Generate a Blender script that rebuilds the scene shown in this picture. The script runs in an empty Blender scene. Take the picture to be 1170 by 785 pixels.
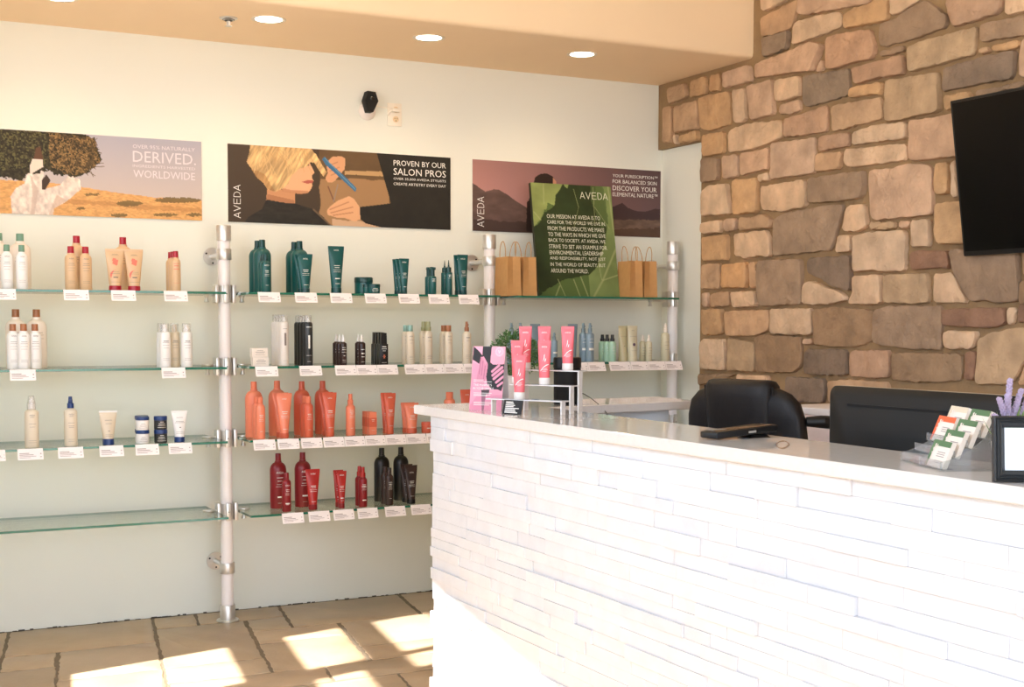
import bpy, bmesh, math, random
import numpy as np
from mathutils import Vector, Matrix
R = random.Random(7)
SC = bpy.context.scene
COL = SC.collection
PI = math.pi

# ---------------------------------------------------------------- camera
W_, H_ = 1170, 785
FPX, YAW, PITCH, ROLL, SHIFT = 1526.4462, 27.0898, 3.1888, 0.0717, 65.2952
CAM = np.array([0.0, 0.0, 1.45])
_a, _b, _c = [math.radians(v) for v in (YAW, PITCH, ROLL)]
_F = np.array([math.sin(_a)*math.cos(_b), math.cos(_a)*math.cos(_b), -math.sin(_b)])
_R0 = np.array([math.cos(_a), -math.sin(_a), 0.0]); _U0 = np.cross(_R0, _F)
_R = _R0*math.cos(_c)+_U0*math.sin(_c); _U = _U0*math.cos(_c)-_R0*math.sin(_c)

def at(ax, v, px, py):
    """where the sight line of photo point (px,py) meets the plane axis=v"""
    r = _F + _R*(px-585)/FPX - _U*(py-392.5-SHIFT)/FPX
    return CAM + r*((v-CAM[ax])/r[ax])

def depth(p):
    return float((np.array(p)-CAM) @ _F)

cam = bpy.data.cameras.new('camera')
cam.sensor_width = 36; cam.sensor_fit = 'HORIZONTAL'
cam.lens = FPX/1170*36
cam.shift_y = SHIFT/1170
cam.clip_start = .05
co = bpy.data.objects.new('camera', cam); COL.objects.link(co)
co.matrix_world = Matrix(((_R[0], _U[0], -_F[0], 0), (_R[1], _U[1], -_F[1], 0), (_R[2], _U[2], -_F[2], 1.45), (0, 0, 0, 1)))
SC.camera = co

# ---------------------------------------------------------------- materials
def lin(c):
    return tuple(((v/255)/12.92 if v/255 <= .04045 else ((v/255+.055)/1.055)**2.4) for v in c)

_m = {}
def mat(name, rgb=(200, 200, 200), rough=.5, metal=0, spec=.5, coat=0, noise=None, bump=None, attr=False, emit=0, trans=0, sss=0):
    if name in _m: return _m[name]
    m = bpy.data.materials.new(name); m.use_nodes = True; _m[name] = m
    nt = m.node_tree; b = nt.nodes['Principled BSDF']
    c = (*lin(rgb), 1)
    b.inputs['Base Color'].default_value = c
    b.inputs['Roughness'].default_value = rough
    b.inputs['Metallic'].default_value = metal
    b.inputs['Specular IOR Level'].default_value = spec
    b.inputs['Coat Weight'].default_value = coat
    if emit:
        b.inputs['Emission Color'].default_value = c; b.inputs['Emission Strength'].default_value = emit
    src = None
    tc = nt.nodes.new('ShaderNodeTexCoord')
    if attr:
        a = nt.nodes.new('ShaderNodeVertexColor'); a.layer_name = 'col'; src = a.outputs['Color']
    if noise:   # (scale, amount, detail)
        n = nt.nodes.new('ShaderNodeTexNoise'); n.inputs['Scale'].default_value = noise[0]; n.inputs['Detail'].default_value = noise[2] if len(noise) > 2 else 4
        nt.links.new(tc.outputs['Object'], n.inputs['Vector'])
        r = nt.nodes.new('ShaderNodeMapRange'); r.inputs[1].default_value = .25; r.inputs[2].default_value = .75
        r.inputs[3].default_value = 1-noise[1]; r.inputs[4].default_value = 1+noise[1]
        nt.links.new(n.outputs['Fac'], r.inputs[0])
        mx = nt.nodes.new('ShaderNodeMix'); mx.data_type = 'RGBA'; mx.blend_type = 'MULTIPLY'; mx.inputs[0].default_value = 1
        if src: nt.links.new(src, mx.inputs[6])
        else: mx.inputs[6].default_value = c
        nt.links.new(r.outputs[0], mx.inputs[7]); src = mx.outputs[2]
    if src: nt.links.new(src, b.inputs['Base Color'])
    if bump:    # list of (scale, strength, distance)
        prev = None
        for s, st, d in bump:
            n = nt.nodes.new('ShaderNodeTexNoise'); n.inputs['Scale'].default_value = s; n.inputs['Detail'].default_value = 6
            nt.links.new(tc.outputs['Object'], n.inputs['Vector'])
            bp = nt.nodes.new('ShaderNodeBump'); bp.inputs['Strength'].default_value = st; bp.inputs['Distance'].default_value = d
            nt.links.new(n.outputs['Fac'], bp.inputs['Height'])
            if prev: nt.links.new(prev, bp.inputs['Normal'])
            prev = bp.outputs['Normal']
        nt.links.new(prev, b.inputs['Normal'])
    return m

def clear(name, rgb=(235, 248, 240), ior=1.45, rough=.02, haze=0, hazergb=(240, 240, 240)):
    if name in _m: return _m[name]
    m = bpy.data.materials.new(name); m.use_nodes = True; _m[name] = m
    nt = m.node_tree; nt.nodes.remove(nt.nodes['Principled BSDF']); out = nt.nodes['Material Output']
    t = nt.nodes.new('ShaderNodeBsdfTransparent'); t.inputs[0].default_value = (*lin(rgb), 1)
    g = nt.nodes.new('ShaderNodeBsdfGlossy'); g.inputs['Roughness'].default_value = rough
    f = nt.nodes.new('ShaderNodeFresnel')
    ge = nt.nodes.new('ShaderNodeNewGeometry'); mr = nt.nodes.new('ShaderNodeMapRange'); mr.inputs[3].default_value = ior; mr.inputs[4].default_value = 1/ior
    nt.links.new(ge.outputs['Backfacing'], mr.inputs[0]); nt.links.new(mr.outputs[0], f.inputs[0])
    base = t.outputs[0]
    if haze:
        d = nt.nodes.new('ShaderNodeBsdfDiffuse'); d.inputs[0].default_value = (*lin(hazergb), 1)
        hm = nt.nodes.new('ShaderNodeMixShader'); hm.inputs[0].default_value = haze
        nt.links.new(t.outputs[0], hm.inputs[1]); nt.links.new(d.outputs[0], hm.inputs[2]); base = hm.outputs[0]
    mx = nt.nodes.new('ShaderNodeMixShader')
    nt.links.new(f.outputs[0], mx.inputs[0]); nt.links.new(base, mx.inputs[1]); nt.links.new(g.outputs[0], mx.inputs[2])
    nt.links.new(mx.outputs[0], out.inputs[0])
    return m

# ---------------------------------------------------------------- mesh builder
class MB:
    def __init__(s): s.v = []; s.f = []; s.m = []; s.c = []
    def add(s, verts, faces, m=0, col=None):
        o = len(s.v); s.v += [tuple(float(k) for k in p) for p in verts]
        s.f += [tuple(i+o for i in f) for f in faces]; s.m += [m]*len(faces)
        s.c += [col or (1, 1, 1)]*len(verts)
        return s
    def box(s, lo, hi, m=0, bev=0, seg=2, rot=None, col=None):
        lo = Vector(lo); hi = Vector(hi)
        bm = bmesh.new(); bmesh.ops.create_cube(bm, size=1)
        c = (lo+hi)/2; d = hi-lo
        for v in bm.verts: v.co = Vector((v.co.x*d.x, v.co.y*d.y, v.co.z*d.z))
        if bev: bmesh.ops.bevel(bm, geom=bm.edges[:], offset=bev, segments=seg, profile=.5, affect='EDGES')
        M = rot or Matrix.Identity(3)
        bm.verts.index_update()
        s.add([c + M @ v.co for v in bm.verts], [[v.index for v in f.verts] for f in bm.faces], m, col); bm.free(); return s
    def lathe(s, prof, seg=28, m=0, c=(0, 0, 0), axis=None, sx=1, sy=1, col=None):
        vs = []; fs = []; rings = []
        for r, z in prof:
            if r <= 1e-6: rings.append([len(vs)]); vs.append(Vector((0, 0, z)))
            else:
                rings.append(list(range(len(vs), len(vs)+seg)))
                for k in range(seg):
                    a = 2*PI*k/seg; vs.append(Vector((r*math.cos(a)*sx, r*math.sin(a)*sy, z)))
        for A, B in zip(rings, rings[1:]):
            if len(A) == 1 and len(B) == 1: continue
            for k in range(seg):
                k2 = (k+1) % seg
                if len(A) == 1: fs.append((A[0], B[k2], B[k]))
                elif len(B) == 1: fs.append((A[k], A[k2], B[0]))
                else: fs.append((A[k], A[k2], B[k2], B[k]))
        if len(rings[0]) > 1: fs.append(tuple(reversed(rings[0])))
        if len(rings[-1]) > 1: fs.append(tuple(rings[-1]))
        if axis is not None:
            q = Vector((0, 0, 1)).rotation_difference(Vector(axis).normalized()); vs = [q @ v for v in vs]
        s.add([v+Vector(c) for v in vs], fs, m, col); return s
    def loft(s, secs, m=0, cap=True, closed=True, col=None):
        n = len(secs[0]); vs = [p for q in secs for p in q]; fs = []
        for i in range(len(secs)-1):
            for k in range(n if closed else n-1):
                k2 = (k+1) % n
                fs.append((i*n+k, i*n+k2, (i+1)*n+k2, (i+1)*n+k))
        if cap and closed:
            fs.append(tuple(reversed(range(n)))); fs.append(tuple(range((len(secs)-1)*n, len(secs)*n)))
        s.add(vs, fs, m, col); return s
    def tube(s, pts, r, seg=8, m=0, col=None):
        pts = [Vector(p) for p in pts]; secs = []; up = None
        for i, p in enumerate(pts):
            d = (pts[min(i+1, len(pts)-1)]-pts[max(i-1, 0)]).normalized()
            if up is None:
                up = Vector((0, 0, 1)) if abs(d.z) < .9 else Vector((1, 0, 0))
            x = (up - d*up.dot(d)).normalized(); y = d.cross(x); up = x
            rr = r[i] if isinstance(r, (list, tuple)) else r
            secs.append([p + x*rr*math.cos(2*PI*k/seg) + y*rr*math.sin(2*PI*k/seg) for k in range(seg)])
        return s.loft(secs, m, col=col)
    def prism(s, poly, vec, m=0, col=None):
        """extrude a planar polygon of 3-D points along vec"""
        n = len(poly); a = [Vector(p) for p in poly]; b = [p+Vector(vec) for p in a]
        fs = [tuple(range(n)), tuple(range(2*n-1, n-1, -1))] + [(i, i+n, (i+1) % n+n, (i+1) % n) for i in range(n)]
        s.add(a+b, fs, m, col); return s
    def build(s, name, mats, parent=None, sharp=38, colors=False, smooth=True, fix=True):
        me = bpy.data.meshes.new(name); me.from_pydata(s.v, [], s.f)
        if not isinstance(mats, (list, tuple)): mats = [mats]
        for m in mats: me.materials.append(m)
        me.polygons.foreach_set('material_index', s.m)
        if colors:
            a = me.color_attributes.new('col', 'FLOAT_COLOR', 'POINT')
            arr = np.ones((len(s.v), 4), np.float32); arr[:, :3] = np.array(s.c, np.float32); a.data.foreach_set('color', arr.ravel())
        if fix:
            bm = bmesh.new(); bm.from_mesh(me); bmesh.ops.recalc_face_normals(bm, faces=bm.faces[:]); bm.to_mesh(me); bm.free()
        if smooth:
            me.polygons.foreach_set('use_smooth', [True]*len(me.polygons)); me.set_sharp_from_angle(angle=math.radians(sharp))
        o = bpy.data.objects.new(name, me); COL.objects.link(o)
        if parent: o.parent = parent
        return o

def tag(o, label=None, cat=None, group=None, kind=None):
    if label: o['label'] = label
    if cat: o['category'] = cat
    if group: o['group'] = group
    if kind: o['kind'] = kind
    return o
def thing(name, label, cat, loc=(0, 0, 0), rz=0, group=None):
    o = bpy.data.objects.new(name, None); COL.objects.link(o); o.empty_display_size = .05
    o.location = loc; o.rotation_euler = (0, 0, rz)
    return tag(o, label, cat, group)
def dup(root, loc, rz=0, label=None, group=None):
    r = root.copy(); COL.objects.link(r); r.location = loc; r.rotation_euler = (0, 0, rz)
    if label: r['label'] = label
    if group: r['group'] = group
    for ch in list(root.children):
        c = ch.copy(); COL.objects.link(c); c.parent = r
        for g in list(ch.children):
            d = g.copy(); COL.objects.link(d); d.parent = c
    return r
def struct(mb, name, mats, **k):
    o = mb.build(name, mats, **k); o['kind'] = 'structure'; return o

# ---------------------------------------------------------------- lettering
def text_mesh(body):
    cu = bpy.data.curves.new('t', 'FONT'); cu.body = body; cu.size = 1; cu.resolution_u = 2
    ob = bpy.data.objects.new('t', cu); COL.objects.link(ob)
    bpy.context.view_layer.update()
    me = bpy.data.meshes.new_from_object(ob)
    v = np.array([p.co[:2] for p in me.vertices]); f = [tuple(p.vertices) for p in me.polygons]
    bpy.data.objects.remove(ob); bpy.data.curves.remove(cu); bpy.data.meshes.remove(me)
    lo = v.min(0); hi = v.max(0)
    return (v-lo)/(hi-lo), f, (hi-lo)
_STROKE = {'A': [[(0, 0), (.5, 1), (1, 0)], [(.22, .3), (.72, .3)]], 'V': [[(0, 1), (.5, 0), (1, 1)]],
           'E': [[(1, 1), (.1, 1), (.1, 0), (1, 0)], [(.1, .52), (.9, .52)]],
           'D': [[(.1, 0), (.1, 1), (.5, 1), (.85, .85), (1, .5), (.85, .15), (.5, 0), (.1, 0)]]}
def logo_strokes(word='AVEDA', gap=.28):
    out = []; x = 0
    for ch in word:
        for pl in _STROKE[ch]: out.append([(x+p[0], p[1]) for p in pl])
        x += 1+gap
    tot = x-gap
    return [[(p[0]/tot, p[1]) for p in pl] for pl in out]
def stroke_quads(pl, w, h, t):
    """polyline in unit box -> flat quads of thickness t in a w x h box"""
    qs = []
    for p, q in zip(pl, pl[1:]):
        a = Vector((p[0]*w, p[1]*h)); b = Vector((q[0]*w, q[1]*h)); d = (b-a).normalized(); n = Vector((-d.y, d.x))*t/2; e = d*t*.4
        qs.append([a-e-n, b+e-n, b+e+n, a-e+n])
    return qs
LOGO = logo_strokes()
def letter_mb(mb, surf, items, m=0):
    """items: ('logo', cx, z, w, h, t) | ('bar', cx, z, w, h); surf(x,z)->3-D point just off the surface"""
    for it in items:
        if it[0] == 'logo':
            _, cx, z, w, h, t = it
            for pl in LOGO:
                for q in stroke_quads(pl, w, h, t): mb.add([surf(cx-w/2+p.x, z+p.y) for p in q], [(0, 1, 2, 3)], m)
        else:
            _, cx, z, w, h = it; n = 6
            vs = [surf(cx-w/2+w*k/n, z+dz) for dz in (0, h) for k in range(n+1)]
            mb.add(vs, [(k, k+1, n+2+k, n+1+k) for k in range(n)], m)
WORLD_STRENGTH = 4.7
SUN_STRENGTH = 19.0
LAMP_W = 10.0
EXPOSURE = 0.05
STONES = """
t 6.55,2.82 6.454,2.827 6.363,2.822 6.347,2.741 6.536,2.733
o 6.32,2.832 6.173,2.834 6.16,2.736 6.324,2.736
o 6.129,2.829 6.042,2.83 6.035,2.737 6.13,2.739
p 6.004,2.818 5.771,2.827 5.747,2.739 5.997,2.739
t 6.585,2.723 6.49,2.714 6.497,2.51 6.58,2.517
t 6.474,2.707 6.249,2.714 6.236,2.553 6.464,2.559
o 6.232,2.718 6.154,2.725 5.949,2.716 5.936,2.539 6.151,2.528 6.221,2.558
c 5.921,2.716 5.82,2.714 5.796,2.539 5.873,2.534 5.899,2.553
p 5.8,2.72 5.578,2.721 5.56,2.54 5.756,2.534
c 6.47,2.547 6.447,2.547 6.434,2.492 6.463,2.495
o 6.42,2.534 6.241,2.546 6.235,2.491 6.419,2.494
c 5.962,2.494 5.926,2.514 5.792,2.524 5.503,2.501 5.492,2.411 5.582,2.401 5.739,2.385 5.95,2.386
o 6.21,2.514 5.998,2.51 5.993,2.389 6.184,2.393 6.209,2.414
g 6.2,2.382 6.041,2.371 6.039,2.25 6.198,2.249
p 6.003,2.373 5.871,2.372 5.867,2.252 6.001,2.251
p 5.851,2.37 5.611,2.378 5.609,2.268 5.847,2.253
p 5.582,2.392 5.242,2.384 5.236,2.206 5.465,2.21 5.574,2.206
c 6.197,2.2 6.126,2.229 5.955,2.222 5.931,2.067 5.934,2.058 6.195,2.064
o 5.921,2.232 5.9,2.238 5.698,2.229 5.691,2.049 5.902,2.052
c 5.687,2.243 5.599,2.247 5.596,2.204 5.681,2.203
c 5.671,2.181 5.304,2.182 5.297,2.048 5.49,2.037 5.654,2.055 5.676,2.094
r2 5.48,2.503 5.311,2.514 5.154,2.528 5.149,2.399 5.309,2.403 5.474,2.411
d2 5.34,2.697 5.081,2.68 5.001,2.68 4.999,2.551 5.137,2.546 5.303,2.536 5.337,2.564
o 4.992,2.582 4.769,2.577 4.773,2.522 4.991,2.538
r2 4.982,2.676 4.805,2.678 4.635,2.675 4.629,2.592 4.811,2.598 4.958,2.597
c 5.554,2.704 5.516,2.712 5.359,2.7 5.352,2.603 5.449,2.597 5.547,2.6 5.558,2.643
p 5.522,2.578 5.358,2.586 5.354,2.526 5.43,2.522 5.527,2.535
t 5.119,2.501 5.102,2.519 4.779,2.509 4.769,2.406 4.91,2.404 5.091,2.391 5.108,2.399
r2 5.209,2.383 4.993,2.376 4.99,2.312 5.214,2.309
c 4.97,2.373 4.831,2.388 4.61,2.373 4.612,2.296 4.829,2.308 4.969,2.31
c 5.01,2.295 4.892,2.292 4.611,2.276 4.609,2.204 4.858,2.204 4.987,2.209 5.021,2.232
t 5.214,2.298 5.029,2.289 5.054,2.209 5.225,2.209 5.217,2.265
t2 4.753,2.575 4.737,2.58 4.419,2.562 4.407,2.39 4.547,2.389 4.672,2.385 4.74,2.392 4.752,2.417
p 4.586,2.374 4.398,2.369 4.343,2.371 4.302,2.37 4.284,2.183 4.321,2.185 4.4,2.189 4.506,2.19 4.582,2.196
o 4.383,2.455 4.235,2.451 4.227,2.389 4.378,2.391
g 4.206,2.445 3.943,2.449 3.936,2.427 4.195,2.419
c 5.694,3.193 5.432,3.136 5.458,3.095 5.657,3.079 5.682,3.101
t 5.676,3.04 5.638,3.053 5.412,3.079 5.367,3.081 5.393,3.029 5.432,2.947 5.549,2.943 5.67,2.951
d2 5.676,2.947 5.448,2.941 5.463,2.854 5.663,2.846
p 5.371,3.071 5.367,3.11 4.86,2.999 4.874,2.952 4.971,2.966 5.223,2.985 5.329,2.993 5.388,3.014
c 5.414,2.961 5.383,2.975 5.214,2.972 5.065,2.956 5.055,2.882 5.238,2.872 5.422,2.864
o 5.035,2.928 4.97,2.953 4.859,2.951 4.812,2.968 4.743,2.958 4.742,2.853 4.936,2.861 5.03,2.867
c 4.735,2.975 4.482,2.92 4.543,2.9 4.654,2.872 4.728,2.87
g 4.803,2.833 4.786,2.847 4.695,2.849 4.614,2.878 4.504,2.891 4.48,2.875 4.372,2.798 4.382,2.75 4.571,2.736 4.784,2.738 4.805,2.757
r2 4.381,2.857 4.345,2.879 4.07,2.82 4.072,2.768 4.099,2.747 4.326,2.742 4.341,2.745
c 4.057,2.817 3.895,2.782 3.893,2.72 4.051,2.733
g 4.182,2.711 4.161,2.723 4.051,2.717 3.951,2.714 3.893,2.713 3.89,2.628 3.949,2.634 4.18,2.647
g 4.792,2.722 4.639,2.72 4.635,2.691 4.791,2.695
t2 4.602,2.705 4.492,2.716 4.203,2.718 4.214,2.602 4.466,2.594 4.595,2.592
t 4.185,2.622 4.137,2.624 4.13,2.598 4.184,2.598
o 4.12,2.617 3.978,2.622 3.974,2.588 4.109,2.592
d 4.382,2.577 4.157,2.584 3.99,2.58 4.007,2.469 4.246,2.473 4.398,2.474
p 3.968,2.618 3.89,2.618 3.885,2.459 3.964,2.465 3.976,2.547
p 5.736,2.825 5.453,2.837 5.326,2.849 5.255,2.85 5.185,2.824 5.261,2.709 5.451,2.727 5.735,2.752
p 5.192,2.759 5.184,2.699 5.239,2.698
r2 5.164,2.85 5.05,2.853 4.856,2.833 4.818,2.734 4.837,2.697 4.981,2.698 5.08,2.692 5.157,2.701
c 6.191,2.028 6.013,2.03 6.012,1.963 6.177,1.965 6.194,1.983
p 5.992,2.03 5.878,2.032 5.875,1.966 5.98,1.966
t 5.855,2.024 5.834,2.035 5.773,2.024 5.634,2.034 5.57,2.004 5.569,1.963 5.782,1.962 5.852,1.964
o 6.197,1.947 5.953,1.949 5.948,1.811 6.191,1.817
c 5.903,1.947 5.613,1.952 5.581,1.902 5.579,1.808 5.669,1.822 5.779,1.811 5.893,1.829
g 5.56,1.995 5.476,2.025 5.302,2.035 5.135,2.042 5.023,2.036 5.064,1.921 5.109,1.822 5.297,1.817 5.558,1.815
t 6.191,1.794 6.02,1.796 6.018,1.656 6.197,1.66
q 5.99,1.789 5.779,1.793 5.774,1.659 5.991,1.662
t 5.757,1.789 5.693,1.791 5.689,1.654 5.754,1.653
g 5.666,1.791 5.513,1.793 5.332,1.787 5.325,1.563 5.639,1.555 5.668,1.583 5.675,1.7
d 5.292,1.768 5.27,1.791 4.962,1.789 4.962,1.621 5.075,1.641 5.206,1.693 5.286,1.719
c 5.313,1.641 5.294,1.667 5.25,1.677 5.161,1.651 5.033,1.617 4.995,1.594 5.002,1.571 5.151,1.557 5.31,1.563
p 6.188,1.631 6.169,1.64 6.13,1.637 6.123,1.559 6.18,1.56
t 6.105,1.622 6.067,1.638 5.932,1.64 5.931,1.56 6.104,1.559
c 5.92,1.636 5.697,1.637 5.687,1.557 5.829,1.555 5.9,1.553
o 6.184,1.546 5.991,1.546 5.989,1.408 6.178,1.403
t 5.967,1.528 5.817,1.537 5.588,1.537 5.586,1.431 5.664,1.41 5.721,1.4 5.952,1.401 5.962,1.491
c 5.569,1.542 5.248,1.541 5.237,1.41 5.433,1.409 5.564,1.414
p 5.314,1.388 5.237,1.395 5.236,1.362 5.313,1.358
c 6.194,1.35 6.165,1.38 5.97,1.382 5.961,1.214 6.181,1.212
t2 5.94,1.39 5.897,1.383 5.721,1.367 5.697,1.349 5.697,1.212 5.937,1.212
b 5.709,1.385 5.653,1.41 5.327,1.398 5.322,1.254 5.387,1.214 5.683,1.212 5.685,1.3
d 5.303,1.314 5.278,1.338 4.989,1.339 4.984,1.214 5.285,1.212 5.301,1.232
b 5.22,1.536 5.039,1.545 4.799,1.526 4.804,1.384 4.879,1.361 4.96,1.351 5.216,1.359
g 4.791,1.526 4.71,1.544 4.375,1.542 4.371,1.349 4.556,1.346 4.645,1.356 4.752,1.365 4.8,1.381
r2 4.972,1.32 4.943,1.337 4.694,1.342 4.689,1.239 4.71,1.214 4.78,1.209 4.969,1.212
b 4.676,1.326 4.607,1.332 4.256,1.334 4.254,1.22 4.408,1.204 4.552,1.201 4.676,1.207
r 4.236,1.339 4.193,1.348 4.173,1.335 4.177,1.225 4.236,1.221
t2 4.159,1.4 4.092,1.425 3.949,1.448 3.883,1.448 3.88,1.341 3.921,1.302 3.956,1.238 3.998,1.21 4.157,1.206 4.169,1.231 4.16,1.316
r 4.363,1.527 4.224,1.528 4.019,1.53 4.011,1.462 4.086,1.444 4.262,1.45 4.358,1.455
c 4.01,1.53 3.961,1.528 3.977,1.46 4.002,1.459
c 4.362,1.419 4.343,1.432 4.164,1.431 4.177,1.375 4.2,1.355 4.341,1.353 4.363,1.378
r 3.952,1.541 3.887,1.569 3.884,1.467 3.956,1.467
d 5.441,1.192 5.147,1.196 5.137,1.133 5.149,1.075 5.438,1.066
t 5.125,1.182 4.998,1.196 4.702,1.195 4.684,1.099 5.106,1.077
t 3.911,1.293 3.868,1.322 3.865,1.213 3.946,1.212
c 5.051,1.889 4.96,1.885 4.961,1.807 5.07,1.807 5.059,1.866
c 4.939,1.881 4.843,1.892 4.602,1.885 4.601,1.703 4.76,1.706 4.792,1.712 4.935,1.71
c 4.942,1.693 4.754,1.691 4.748,1.554 4.973,1.557 4.973,1.577 4.949,1.604
t2 4.729,1.68 4.699,1.69 4.459,1.687 4.449,1.568 4.467,1.555 4.59,1.554 4.726,1.562 4.733,1.583
c 5,2.006 4.983,2.022 4.959,2.031 4.87,2.025 4.856,1.919 4.923,1.898 5.018,1.91
g 5.287,2.184 5.173,2.187 4.878,2.18 4.879,2.085 4.907,2.054 5.084,2.052 5.231,2.061 5.293,2.069
p 4.858,2.175 4.834,2.184 4.71,2.174 4.598,2.188 4.468,2.166 4.448,2.149 4.441,1.943 4.674,1.944 4.813,1.946 4.837,1.977
t2 4.835,1.936 4.674,1.933 4.673,1.896 4.832,1.902
p 4.648,1.929 4.579,1.928 4.584,1.896 4.643,1.897
c 4.566,1.926 4.458,1.928 4.45,1.805 4.568,1.808
o 4.424,2.164 4.406,2.168 4.346,2.164 4.346,2.032 4.42,2.031 4.432,2.091
c 4.327,2.162 4.304,2.169 4.28,2.011 4.323,2.008
o 4.422,1.995 4.279,1.991 4.252,1.989 4.221,1.808 4.342,1.81 4.359,1.813 4.397,1.812 4.42,1.865
r 4.576,1.783 4.529,1.792 4.345,1.781 4.333,1.706 4.476,1.709 4.567,1.707
c 4.426,1.684 4.316,1.687 4.28,1.631 4.228,1.554 4.346,1.554 4.423,1.555
g 4.328,1.782 4.291,1.787 3.958,1.766 3.946,1.555 4.02,1.551 4.07,1.547 4.134,1.563 4.199,1.554 4.246,1.595 4.309,1.697
t 3.931,1.76 3.845,1.755 3.842,1.652 3.928,1.655
b 3.943,1.641 3.842,1.638 3.839,1.539 3.946,1.543
b 6.207,1.181 5.87,1.195 5.979,1.163 6.206,1.117
c 5.846,1.193 5.582,1.192 5.581,1.163 5.846,1.153
"""
# ================================================================ THE SETTING
YW, ZS, XC, YS = 6.6633, 2.86, 4.403, 5.764      # back wall, soffit height, right corner, soffit front
ZCEIL = 4.4

# ---- materials of the shell
M_wall = mat('wall_paint', (231, 231, 221), .75, noise=(1.5, .02), bump=[(160, .06, .003)])
M_tan = mat('soffit_paint', (247, 219, 182), .8, noise=(1.2, .03), bump=[(140, .12, .003)])
M_mortar = mat('mortar', (150, 122, 88), .95, noise=(9, .16), bump=[(40, .5, .01), (220, .3, .004)])
M_stone = mat('field_stone', (200, 160, 120), .85, attr=True, noise=(9, .26, 10), bump=[(8, .9, .03), (38, .6, .010), (170, .4, .003)])
M_grout = mat('grout', (122, 106, 86), .9, noise=(25, .15), bump=[(120, .4, .004)])
M_tile = mat('travertine', (205, 172, 138), .45, attr=True, noise=(5, .12, 9), bump=[(14, .25, .006), (70, .35, .003)])
M_white = mat('white_trim', (235, 235, 232), .5)
M_gap = mat('dark_joint', (84, 76, 68), .9, noise=(30, .3))

# ---- floor: grout bed plus skewed travertine slabs in one mesh
fl = MB()
fl.box((-1.4, -1.2, -.12), (XC+.15, YW+.1, -.004), 0)
def xs(x, y): return x+.168*(y-6.4)
def tile(x0, x1, y0, y1):
    g = .008
    j = [R.uniform(-.004, .004) for _ in range(4)]
    x0 += g+j[0]; x1 -= g+j[1]; y0 += g*.85; y1 -= g*.85
    lo = []
    def edge(a, b, n):
        for k in range(n):
            t = k/n; e = R.uniform(-.004, .004) if 0 < t else 0
            p = (a[0]+(b[0]-a[0])*t, a[1]+(b[1]-a[1])*t)
            d = Vector((b[0]-a[0], b[1]-a[1])).normalized()
            lo.append((p[0]-d.y*e, p[1]+d.x*e))
    A = (xs(x0, y0), y0); B = (xs(x1, y0), y0); C = (xs(x1, y1), y1); D = (xs(x0, y1), y1)
    for a, b in ((A, B), (B, C), (C, D), (D, A)): edge(a, b, max(2, int(math.hypot(b[0]-a[0], b[1]-a[1])/.03)))
    n = len(lo); cx = sum(p[0] for p in lo)/n; cy = sum(p[1] for p in lo)/n
    def inset(d): return [(p[0]+(cx-p[0])*d/max(.02, math.hypot(cx-p[0], cy-p[1])), p[1]+(cy-p[1])*d/max(.02, math.hypot(cx-p[0], cy-p[1]))) for p in lo]
    t = R.uniform(.9, 1.07); w = R.uniform(-.03, .03)
    base = lin((180, 154, 124)); col = (base[0]*t*(1+w), base[1]*t, base[2]*t*(1-w))
    r0 = [(p[0], p[1], -.006) for p in lo]; r1 = [(p[0], p[1], -.003) for p in inset(.001)]; r2 = [(p[0], p[1], 0) for p in inset(.006)]
    fs = []
    for o in (0, n): fs += [(o+k, o+(k+1) % n, o+n+(k+1) % n, o+n+k) for k in range(n)]
    fs.append(tuple(range(2*n, 3*n)))
    fl.add(r0+r1+r2, fs, 1, col)
Yt = [YW-.004, 6.405, 6.15, 5.895, 5.64, 5.385, 5.13]
TL = [(-.2, .684, 0, 2), (.684, 1.36, 0, 2), (1.36, 1.568, 0, 1), (1.568, 2.007, 0, 1), (2.007, 2.676, 0, 2), (2.676, 3.2, 0, 2), (3.2, 3.7, 0, 2), (3.7, 4.5, 0, 2),
      (1.36, 1.799, 1, 4), (1.799, 2.007, 1, 2), (-.2, .684, 2, 3), (.684, .922, 2, 3), (-.2, .5, 3, 5), (.5, .922, 3, 5), (.922, 1.36, 2, 4), (.922, 1.36, 4, 6), (1.36, 1.799, 4, 5),
      (1.799, 2.236, 2, 3), (1.799, 2.236, 3, 5), (2.236, 2.9, 2, 4), (2.9, 3.6, 2, 5), (3.6, 4.5, 2, 5), (2.236, 2.9, 4, 5), (-.2, .922, 5, 6), (1.36, 2.024, 5, 6), (2.024, 2.7, 5, 6), (2.7, 3.4, 5, 6), (3.4, 4.5, 5, 6)]
for x0, x1, a, b in TL: tile(x0, x1, Yt[b], Yt[a])
y = 5.13; row = 0
while y > -1:
    h = (.51, .255, .765)[row % 3]; x = -1.0-R.random()*.5
    while x < 6:
        w = R.choice((.43, .68, .26)); tile(x, x+w, y-h, y); x += w
    y -= h; row += 1
struct(fl, 'floor', [M_grout, M_tile], colors=True, fix=False)

# ---- back wall (thin dark, chipped joint where it meets the floor)
bw = MB(); bw.box((-.8, YW, 0), (XC+.3, YW+.15, ZS+.05), 0)
for k in range(120):
    x = .2+k*.026
    if R.random() < .6: bw.box((x, YW-.003, -.002), (x+R.uniform(.012, .03), YW+.002, R.choice((.0022, .003, .0035, .005))), 1)
struct(bw, 'wall_back', [M_wall, M_gap], smooth=False)

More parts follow.
